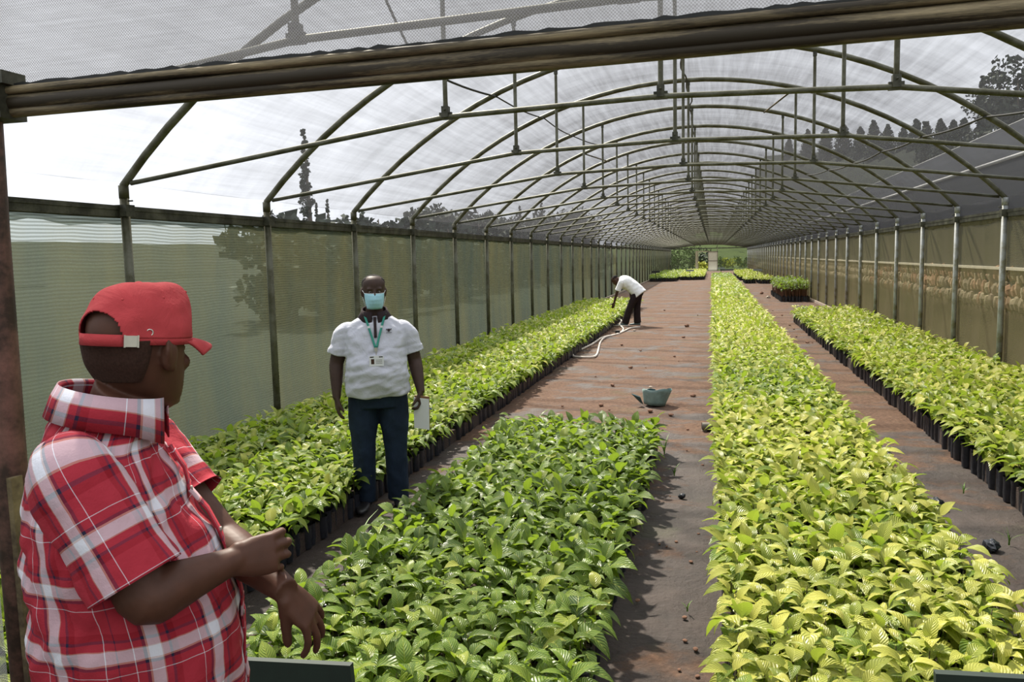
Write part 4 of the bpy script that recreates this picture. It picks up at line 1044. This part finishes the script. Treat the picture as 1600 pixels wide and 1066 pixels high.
# collar: standing band and the folded leaf
def collar(root, c, rad, hgt, leaf, mat, tilt, gap=.5, n=40, name='collar', flare=1.25):
    m = MB(); rings = [(0, rad[0]*1.02, rad[1]*1.02, 0), (0, rad[0]*.98, rad[1]*.98, hgt), (0, rad[0]*1.04, rad[1]*1.04, hgt+.006), (0, rad[0]*1.13, rad[1]*1.13, hgt*.6), (0, rad[0]*flare, rad[1]*flare, hgt-leaf)]
    vs = []; fs = []; us = []
    for j, (_, a, b, z) in enumerate(rings):
        for k in range(n+1):
            w = math.pi/2+gap+(2*math.pi-2*gap)*k/n; front = max(0, math.sin(w)); zz = z-(leaf*.5*front**3 if j >= 3 else 0)
            p = V3(a*math.cos(w), b*math.sin(w), zz); p = tilt @ p; vs.append(Vector(c)+p)
    for j in range(4):
        for k in range(n):
            fs.append((j*(n+1)+k, j*(n+1)+k+1, (j+1)*(n+1)+k+1, (j+1)*(n+1)+k)); q = .012*k; us.append(((q, j*.025), (q+.012, j*.025), (q+.012, j*.025+.025), (q, j*.025+.025)))
    m.add(vs, fs, True, us); return solidify(m.build(name, mat, root), .003, 0)
collar(p1, (.014, .010, 1.508), (.091, .095), .050, .058, M_PLAID, Matrix.Rotation(math.radians(-12), 3, 'X'), .30, 40, 'collar', 1.20)
# placket strip and buttons down the front
pts = []
for z in np.linspace(.84, 1.44, 14):
    vv_ = [v.co for v in sh.data.vertices if abs(v.co.x) < .02 and v.co.y > 0 and abs(v.co.z-z) < .03]; pts.append((max(q.y for q in vv_)+.0, z))
m = MB(); vs = []; fs = []; us = []
for i, (y, z) in enumerate(pts):
    for x in (-.016, .016): vs.append((x, y+.001, z))
    if i: fs.append((2*i-2, 2*i-1, 2*i+1, 2*i)); us.append(((0, z-.04), (.03, z-.04), (.03, z), (0, z)))
m.add(vs, fs, True, us); pk = solidify(m.build('placket', M_PLAID, p1), .004, 0)
for i in range(1, 13, 2):
    m = MB(); y, z = pts[i]; m.tube([(0, y+.002, z), (0, y+.006, z)], .0055, 10); m.build('button', M_EYEW, pk)
# chest pocket
m = MB(); m.box((.055, .0, 1.24), (.145, .012, 1.34), Matrix.Rotation(-.45, 3, 'Z'), (.0, .150, 0)); 
o = m.build('pocket', M_PLAID, p1)
# trousers, belt, shoes
m = MB(); loft(m, [(0, .015, .98, .172, .135), (0, .015, .90, .180, .145), (0, .01, .82, .178, .14)], 28, 8)
for s in (-1, 1): limb(m, [V3(s*.085, .015, .88), V3(s*.10, .02, .70), V3(s*.105, .02, .48), V3(s*.11, .0, .25), V3(s*.115, -.015, .06)], [.105, .10, .078, .072, .070], 24, 22, wr=.004, seed=s)
remesh(m, 'trousers', M_TROUS1, .008, p1, 2)
for s in (-1, 1):
    m = MB(); shoe(m, (s*.115, -.015, 0), (s*.15, 1)); remesh(m, 'shoe', M_SHOE, .006, p1, 2)
# the cap
cp = empty('cap', (0, 0, 0)); cp.parent = p1
CT = HT1 @ Matrix.Translation((0, -.006, .147)) @ Matrix.Rotation(math.radians(-2), 4, 'X') @ Matrix.Rotation(math.radians(2), 4, 'Y')
def dome_pt(a, t):
    """a: angle from the front, t 0 band .. 1 button"""
    fr = max(0, math.cos(a)); bk = max(0, -math.cos(a)); sd_ = abs(math.sin(a))
    ph = t*math.pi/2; H = .104
    rr = math.cos(ph)**(.62 - .22*fr); z = H*math.sin(ph)**(1.0)
    z += .016*fr**2*math.sin(math.pi*t)**1.0*(1 if t < .95 else 0)
    z *= 1-.16*bk*math.sin(math.pi*min(1, t+.1)); rx, ry = .0865, .112
    x = rx*math.sin(a)*rr; y = ry*math.cos(a)*rr
    y += .020*fr*math.sin(math.pi*min(1, t))*.5
    x *= 1-.05*math.sin(math.pi*t)
    w = .0035*noise.noise(Vector((x*24, y*24, z*30)))-.006*sd_*math.exp(-((t-.55)/.16)**2)*math.exp(-((math.cos(a)-.2)/.35)**2)
    n = Vector((x, y, z*.6)).normalized(); p = Vector((x, y, z))+n*w
    return p
nA_, nT = 160, 54; m = MB(); vs = []; fs = []
for j in range(nT+1):
    for k in range(nA_): vs.append(CT @ dome_pt(2*math.pi*k/nA_, j/nT*.985))
def open_back(k, j):
    a = abs((k+.5)/nA_*2*math.pi-math.pi); z = j/nT
    return z > .02 and (a/.62)**2+(z/.36)**2 < 1 or (a < .62 and z <= .02)
for j in range(nT):
    for k in range(nA_):
        if not open_back(k, j): fs.append((j*nA_+k, j*nA_+(k+1) % nA_, (j+1)*nA_+(k+1) % nA_, (j+1)*nA_+k))
fs.append(tuple(nT*nA_+k for k in range(nA_)))
m.add(vs, fs); solidify(m.build('crown', M_CAP, cp), .0025)
m = MB(); b = CT @ Vector((0, 0, .104)); m.ball(b, (.009, .009, .005), nu=12, nv=8); m.build('button', M_CAP, cp)
m = MB()                                                           # seams between the six panels
for a in (0, math.pi/3, 2*math.pi/3, math.pi*.999, -math.pi/3, -2*math.pi/3):
    P = [CT @ (dome_pt(a, t)*1.012) for t in np.linspace(.42 if abs(a) > 3 else .0, .97, 14)]; m.tube(P, .0012, 5)
m.build('seams', M_CAP, cp)['kind'] = 'stuff'
for a in (1.05-.5, 1.05*1.5, 2.6, -.5, -1.57, -2.6):
    m = MB(); p = CT @ (dome_pt(a, .55)*1.012); m.ball(p, .0032, nu=8, nv=6); m.build('eyelet', M_CAP, cp)
m = MB(); P = []                                                   # strap under the opening
for k in range(15):
    a = math.pi-.66+1.32*k/14; P.append(a)
vs = []; fs = []
for j, a in enumerate(P):
    p = dome_pt(a, 0.0); 
    for dz in (-.016, .006): q = Vector((p.x*1.005, p.y*1.005, dz)); vs.append(CT @ q)
    if j: fs.append((2*j-2, 2*j, 2*j+1, 2*j-1))
m.add(vs, fs); solidify(m.build('strap', M_CAP, cp), .0025, 0)
m = MB()                                                           # sweatband edge
vs = []; fs = []; aa = np.linspace(-(math.pi-.60), math.pi-.60, 60)
for j, a in enumerate(aa):
    p = dome_pt(a, 0.0); 
    for dz in (-.013, .004): vs.append(CT @ Vector((p.x*1.004, p.y*1.004, dz)))
    if j: fs.append((2*j-2, 2*j, 2*j+1, 2*j-1))
m.add(vs, fs); solidify(m.build('band', M_CAP, cp), .0025, 0)
pb = dome_pt(-math.pi+.64, 0) if False else dome_pt(math.pi-.78, 0)
m = MB(); q = CT @ Vector((pb.x*1.03, pb.y*1.03, -.005)); nn_ = Vector((pb.x, pb.y*.6, 0)).normalized(); rot = (CT.to_3x3() @ Matrix.Rotation(math.atan2(nn_.y, nn_.x)-math.pi/2, 3, 'Z'))
m.box((-.011, -.002, -.011), (.011, .003, .010), rot, q); m.box((-.013, -.001, -.012), (-.010, .005, .011), rot, q); m.box((.010, -.001, -.012), (.013, .005, .011), rot, q); m.build('buckle', M_METAL, cp)
pb2 = dome_pt(math.pi-1.10, .07); m = MB(); q = CT @ (pb2*1.02)
m.tube([q+CT.to_3x3() @ (Matrix.Rotation(math.atan2(pb2.y, pb2.x)-math.pi/2, 3, 'Z') @ Vector((.006*math.cos(w), 0, .006*math.sin(w)))) for w in np.linspace(0, 2*math.pi, 14)], .0014, 6); m.build('grommet', M_METAL, cp)
m = MB(); vs = []; fs = []; nb_, nr_ = 26, 8                        # brim
for i in range(nr_+1):
    for k in range(nb_+1):
        a = -1.12+2.24*k/nb_; p = dome_pt(a, 0.02); t = i/nr_; ext = .074*math.cos(a*.80)**.75*t
        vs.append(CT @ Vector((p.x*(1-.03*t), p.y+ext, -.003-.016*(a/1.12)**2*t-.012*t*t-.006*(a/1.12)**2)))
for i in range(nr_):
    for k in range(nb_): fs.append((i*(nb_+1)+k, (i+1)*(nb_+1)+k, (i+1)*(nb_+1)+k+1, i*(nb_+1)+k+1))
m.add(vs, fs); solidify(m.build('brim', M_CAP, cp), .0035, 0)

# ---- the standing man in the pale polo shirt
ROOT2 = Vector((-2.36, 5.36, 0)); A2 = math.pi+math.atan2(.40, .915)*1.0
p2 = empty('person', ROOT2, A2); tag(p2, 'man in a pale polo shirt, blue face mask and dark jeans standing between two beds', 'person')
I2 = (Matrix.Translation(ROOT2) @ Matrix.Rotation(A2, 4, 'Z')).inverted()
def L2(px, py, d): return I2 @ at(px, py, d)
HT2 = frame_m((0, .015, 1.472), math.radians(4), math.radians(-2))
rs2, re2, rw2 = V3(.205, -.01, 1.345), V3(.285, -.01, 1.08), V3(.290, .075, .855)      # his right arm: image left
ls2, le2, lw2 = V3(-.205, -.01, 1.345), V3(-.275, -.02, 1.08), V3(-.305, .09, .87)
m = MB(); head_pts(HT2, m, True, 1.04)
limb(m, [V3(0, -.02, 1.32), V3(0, -.012, 1.40), V3(0, -.008, 1.47), V3(0, -.008, 1.53)], [.09, .070, .062, .062], 22, 12)
loft(m, [(0, 0, .84, .16, .12), (0, .03, .95, .185, .155), (0, .03, 1.08, .185, .155), (0, .01, 1.20, .17, .12), (0, -.0, 1.30, .15, .09), (0, -.01, 1.36, .10, .06), (0, -.01, 1.40, .07, .05)], 26, 18)
for (s_, e_, w_) in ((rs2, re2, rw2), (ls2, le2, lw2)):
    limb(m, [s_-V3(0, 0, .03), s_.lerp(e_, .5), e_], [.045, .058, .050], 18, 12)
    limb(m, [s_.lerp(e_, .75), e_, e_.lerp(w_, .3), e_.lerp(w_, .65), w_, w_+(w_-e_).normalized()*.02], [.049, .051, .049, .040, .030, .028], 18, 18)
add_hand(m, rw2, (-.02, .12, -1), (-.95, -.2, 0), 1, [(.25, .4, .3)]*4, .12, 1.0, (.85, .3, .3), .2)
add_hand(m, lw2, (.05, .12, -1), (.95, -.15, 0), -1, [(.45, .8, .5)]*4, .10, 1.0, (.8, .3, .45), .3)
for s in (-1, 1): limb(m, [V3(s*.09, .0, .88), V3(s*.10, .01, .66), V3(s*.105, .02, .47), V3(s*.11, .0, .28), V3(s*.115, -.02, .07)], [.10, .088, .060, .056, .037], 18, 20)
remesh(m, 'body', M_SKIN2, .0065, p2, 2)
m = MB(); secs = [(0, (f_+b_)/2, z, (hw+.004)*1.04, (f_-b_)/2+.004) for z, hw, f_, b_ in ((.125, .066, -.02, -.097), (.15, .074, .02, -.102), (.175, .0755, .050, -.101), (.20, .070, .068, -.090), (.218, .054, .050, -.068), (.232, .030, .024, -.036), (.239, .008, .002, -.012))]
loft(m, secs, 30, 18); m.v = [tuple(HT2 @ Vector(v)) for v in m.v]; m.build('hair', M_HAIR, p2)
eyes(HT2, p2, .118)
# mask with pleats and ear loops
mk = empty('face_mask', (0, 0, 0)); mk.parent = p2
m = MB(); vs = []; fs = []; nu_, nv_ = 20, 14
for j in range(nv_+1):
    t = j/nv_; z = .108-.112*t
    for i in range(nu_+1):
        u = -1+2*i/nu_; w = .066*(1-.25*t**2)*1.04; bul = .020*(1-u*u)*math.sin(math.pi*min(1, t*1.05+.08))
        x = w*math.sin(u*1.25)/math.sin(1.25); y = .090-.052*(u**2)+bul+.004*abs(math.sin(t*math.pi*4))*(1-u*u)
        if t > .85: y -= .015*(t-.85)/.15
        vs.append(HT2 @ Vector((x, y+.006, z)))
for j in range(nv_):
    for i in range(nu_): fs.append((j*(nu_+1)+i, (j+1)*(nu_+1)+i, (j+1)*(nu_+1)+i+1, j*(nu_+1)+i+1))
m.add(vs, fs); solidify(m.build('mask_panel', M_MASK, mk), .002, 0)
m = MB(); m.tube([HT2 @ Vector((.066*1.04*math.sin(u*1.25)/math.sin(1.25), .098-.052*u*u+.006*(1-u*u), .109)) for u in np.linspace(-1, 1, 15)], .0018, 5); m.build('nose_edge', M_MASKE, mk)
for s in (-1, 1):
    m = MB(); m.tube([HT2 @ Vector(q) for q in ((s*.068, .048, .104), (s*.080, .02, .125), (s*.084, -.018, .130), (s*.084, -.03, .10), (s*.080, .0, .07), (s*.064, .040, .02))], .0015, 5); m.build('ear_loop', M_MASKE, mk)
# polo shirt
polo = [(0, .03, .845, .232, .182), (0, .04, .90, .230, .192), (0, .05, 1.0, .226, .200), (0, .04, 1.08, .218, .192), (0, .022, 1.18, .220, .172), (0, .0, 1.27, .232, .150), (0, -.01, 1.33, .220, .130), (0, -.012, 1.372, .176, .108), (0, -.01, 1.408, .118, .088), (0, -.005, 1.418, .090, .078)]
m = MB(); loft(m, polo, 72, 60, True, False, .010, 9, 2.2)
for (s_, e_, side) in ((rs2, re2, 1), (ls2, le2, -1)):
    q = V3(side*.06, 0, .035)
    limb(m, [s_-q*1.3, s_-q*.35-V3(0, 0, .018), s_.lerp(e_, .28)+V3(side*.002, 0, 0), s_.lerp(e_, .55), s_.lerp(e_, .78)], [.050, .066, .077, .080, .086], 36, 26, False, .005, side+14, True)
def fold_fn(o, amp, sc_):
    nr = [v.normal.copy() for v in o.data.vertices]; cs = [v.co.copy() for v in o.data.vertices]; out = []
    for p, n_ in zip(cs, nr):
        w = math.atan2(p.y, p.x)
        f_ = noise.noise(Vector((p.x*4, p.y*4, p.z*sc_+abs(p.x)*5)))+.5*noise.noise(Vector((p.x*9, 3, p.z*sc_*2.2+p.x*7)))
        out += list(p+n_*amp*f_*(1.25 if p.z < 1.2 else .7))
    o.data.vertices.foreach_set('co', out); o.data.update()
po = remesh(m, 'polo_shirt', M_WHITE, .007, p2, 4); fold_fn(po, .011, 15)
collar(p2, (0, .0, 1.415), (.086, .086), .046, .060, M_COLLAR, Matrix.Rotation(math.radians(-14), 3, 'X'), .20, 40, 'collar', 1.42)
S2 = catmull(polo, 300)
def front2(z, x=0):
    i = int(np.argmin(abs(S2[:, 2]-z))); a, b = S2[i, 3], S2[i, 4]; return S2[i, 1]+b*(max(0, 1-(abs(x)/a)**2.2))**(1/2.2)
m = MB(); zz = np.linspace(1.27, 1.41, 8); vs = []; fs = []
for i, z in enumerate(zz):
    for x in (-.010, .010): vs.append((x, front2(z, x)+.010, z))
    if i: fs.append((2*i-2, 2*i-1, 2*i+1, 2*i))
m.add(vs, fs); solidify(m.build('placket', M_COLLAR, p2), .004, 0)
# lanyard and card
ly = empty('lanyard', (0, 0, 0)); ly.parent = p2
M_LAN = simple('green lanyard ribbon', (.02, .22, .16), .7, 0, .05, 20, 0)
for s in (-1, 1):
    m = MB(); vs = []; fs = []
    for i, t in enumerate(np.linspace(0, 1, 16)):
        z = 1.435-.235*t; x = s*(.070*(1-t)**1.05+.004); y = front2(z, x)+.014
        vs += [(x-.008, y, z), (x+.008, y, z)]
        if i: fs.append((2*i-2, 2*i-1, 2*i+1, 2*i))
    m.add(vs, fs); rb = solidify(m.build('ribbon', M_LAN, ly), .002, 0)
    for t in (.40,):
        z = 1.435-.235*t; x = s*(.070*(1-t)**1.05+.004); m = MB(); m.box((x-.009, front2(z, x)+.015, z-.010), (x+.009, front2(z, x)+.018, z+.010)); m.build('white_print', M_MASKE, rb)
m = MB(); y = front2(1.19)+.014; m.box((-.010, y, 1.178), (.010, y+.005, 1.205)); m.box((-.003, y, 1.150), (.003, y+.003, 1.18)); m.build('clip', M_METAL, ly)
M_CARD = simple('white plastic card', (.72, .73, .76), .3, 0, 0, 20, 0)
m = MB(); y = front2(1.12)+.014; m.box((-.050, y, 1.078), (.050, y+.003, 1.150)); cdm = m.build('name_card', M_CARD, ly)
m = MB(); m.box((-.040+.055, y+.003, 1.092), (-.018+.055, y+.0036, 1.128)); m.build('portrait', M_SKIN3, cdm)
m = MB(); m.box((-.044, y+.003, 1.138), (-.018, y+.0036, 1.145)); m.build('dark_bar', M_COLLAR, cdm)
m = MB(); m.box((.018, y+.003, 1.138), (.044, y+.0036, 1.145)); m.build('dark_bar', M_COLLAR, cdm)
for q in range(3): m = MB(); m.box((-.040, y+.003, 1.096+q*.011), (.004, y+.0035, 1.099+q*.011)); m.build('text_line', M_FRAME, cdm)
# small dark emblem on his left breast: shield with wings and a line of lettering under it
m = MB(); ex, ez = -.095, 1.315; vs = []
def E3(x, z): return (ex+x, front2(ez+z, ex+x)+.012, ez+z)
for poly in (((-.010, .012), (.010, .012), (.008, -.004), (0, -.011), (-.008, -.004)), ((-.020, .014), (-.011, .010), (-.011, .002), (-.017, .004)), ((.020, .014), (.017, .004), (.011, .002), (.011, .010)), ((-.020, -.014), (.020, -.014), (.020, -.017), (-.020, -.017))):
    m.add([E3(*q) for q in poly], [tuple(range(len(poly)))], False)
em = m.build('emblem', M_COLLAR, p2); solidify(em, .001, 0); em['kind'] = 'stuff'
# jeans
m = MB(); loft(m, [(0, .02, .90, .190, .15), (0, .015, .84, .200, .16), (0, .005, .76, .195, .155)], 28, 8)
for s in (-1, 1): limb(m, [V3(s*.095, .005, .84), V3(s*.110, .015, .66), V3(s*.115, .02, .46), V3(s*.118, .0, .25), V3(s*.12, -.015, .055)], [.118, .108, .084, .080, .076], 26, 26, wr=.007, seed=s+20)
remesh(m, 'jeans', M_JEAN, .0075, p2, 2)
m = MB(); m.box((-.022, front2(.86)-.04, .842), (.022, front2(.86)-.030, .872)); m.build('belt_buckle', M_METAL, p2)
for s in (-1, 1):
    m = MB(); shoe(m, (s*.12, -.015, 0), (s*.18, 1), 1.02); remesh(m, 'shoe', M_SHOE, .007, p2, 2)
# envelope and notebook in his left hand
fo_ = empty('notebook', L2(650, 642, 5.62)); fo_.location = ROOT2+Matrix.Rotation(A2, 3, 'Z') @ V3(-.305, .125, .72); fo_.rotation_euler = (math.radians(6), math.radians(4), A2+math.radians(150))
tag(fo_, 'white envelope and brown-covered notebook held by the standing man', 'notebook')
m = MB(); m.box((-.06, -.004, -.13), (.06, .002, .10)); m.build('envelope', M_CARD, fo_)
m = MB(); m.box((-.055, .003, -.12), (.06, .012, .115)); m.build('cover', simple('brown cover', (.20, .10, .04), .6), fo_)
m = MB(); m.tube([(.01, .014, .05), (.075, .016, .02)], .004, 8); m.build('pen', simple('blue pen', (.02, .05, .35), .4), fo_)

# ---- the worker bending over the left bed
ROOT3 = Vector((-1.92, 20.85, 0)); A3 = math.radians(83)
p3 = empty('person', ROOT3, A3); tag(p3, 'worker in a white shirt and dark trousers bending over the left bed', 'person')
I3 = (Matrix.Translation(ROOT3) @ Matrix.Rotation(A3, 4, 'Z')).inverted()
def L3(px, py, d=20.9): return I3 @ at(px, py, d)
hip3 = V3(0, -.06, .86); ch3 = V3(0, .30, 1.13); sho3 = V3(0, .36, 1.17)
m = MB(); HT3 = frame_m(V3(0, .44, 1.10), math.radians(0), math.radians(-48)); head_pts(HT3, m, True)
limb(m, [sho3, V3(0, .44, 1.20), V3(0, .50, 1.20)], [.075, .060, .058], 16, 8)
limb(m, [hip3, V3(0, .10, 1.03), ch3, V3(0, .40, 1.19)], [.13, .13, .14, .07], 20, 14)
la, lb, lc_ = V3(-.19, .33, 1.13), V3(-.20, .44, .88), V3(-.17, .53, .60)
ra, rb_, rc = V3(.19, .32, 1.13), V3(.23, .19, .90), V3(.17, .16, .68)
for (a, b, c_) in ((la, lb, lc_), (ra, rb_, rc)):
    limb(m, [a, a.lerp(b, .5), b], [.05, .045, .038], 14, 10); limb(m, [a.lerp(b, .8), b, b.lerp(c_, .3), c_], [.036, .038, .036, .025], 14, 12)
add_hand(m, lc_, (.1, .3, -1), (1, .2, 0), -1, [(.3, .5, .3)]*4, .1); add_hand(m, rc, (-.1, .1, -1), (-1, 0, 0), 1, [(.3, .4, .3)]*4, .1)
for s, fy in ((-1, .26), (1, -.02)): limb(m, [V3(s*.08, -.06, .86), V3(s*.10, (fy-.06)/2+.03, .48), V3(s*.10, fy, .08)], [.09, .06, .036], 14, 14)
remesh(m, 'body', M_SKIN3, .009, p3, 2)
M_WSH = cloth('white cotton shirt', (.78, .78, .78), .9, .05, 10, .8)
m = MB(); limb(m, [V3(0, -.13, .80), V3(0, -.06, .88), V3(0, .10, 1.03), V3(0, .27, 1.13), V3(0, .37, 1.18), V3(0, .42, 1.19)], [.185, .175, .165, .180, .13, .075], 30, 30, wr=.012, seed=31)
for v_i, v in enumerate(m.v): m.v[v_i] = (v[0]*1.18, v[1], v[2])
for (a, b) in ((la, lb), (ra, rb_)): limb(m, [a.lerp(V3(0, .33, 1.14), .35), a, a.lerp(b, .5), a.lerp(b, .85)], [.07, .078, .075, .08], 18, 14)
remesh(m, 'shirt', M_WSH, .011, p3, 1)
m = MB(); loft(m, [(0, -.07, .95, .15, .12), (0, -.07, .86, .165, .135), (0, -.05, .78, .16, .13)], 20, 8)
for s, fy in ((-1, .26), (1, -.02)): limb(m, [V3(s*.085, -.06, .86), V3(s*.10, (fy-.06)/2+.03, .48), V3(s*.10, fy, .07)], [.11, .09, .095], 16, 18, wr=.006, seed=s+40)
remesh(m, 'trousers', M_TROUS, .011, p3, 2)
M_SHOE3 = simple('worn teal grey shoe', (.10, .15, .17), .6)
for s, fy in ((-1, .26), (1, -.02)):
    m = MB(); shoe(m, (s*.10, fy, 0), (0, 1), 1.05); remesh(m, 'shoe', M_SHOE3, .01, p3, 1)
m = MB(); m.ball(HT3 @ V3(0, -.012, .165), (.080, .103, .078), HT3.to_3x3()); m.build('hair', M_HAIR, p3)
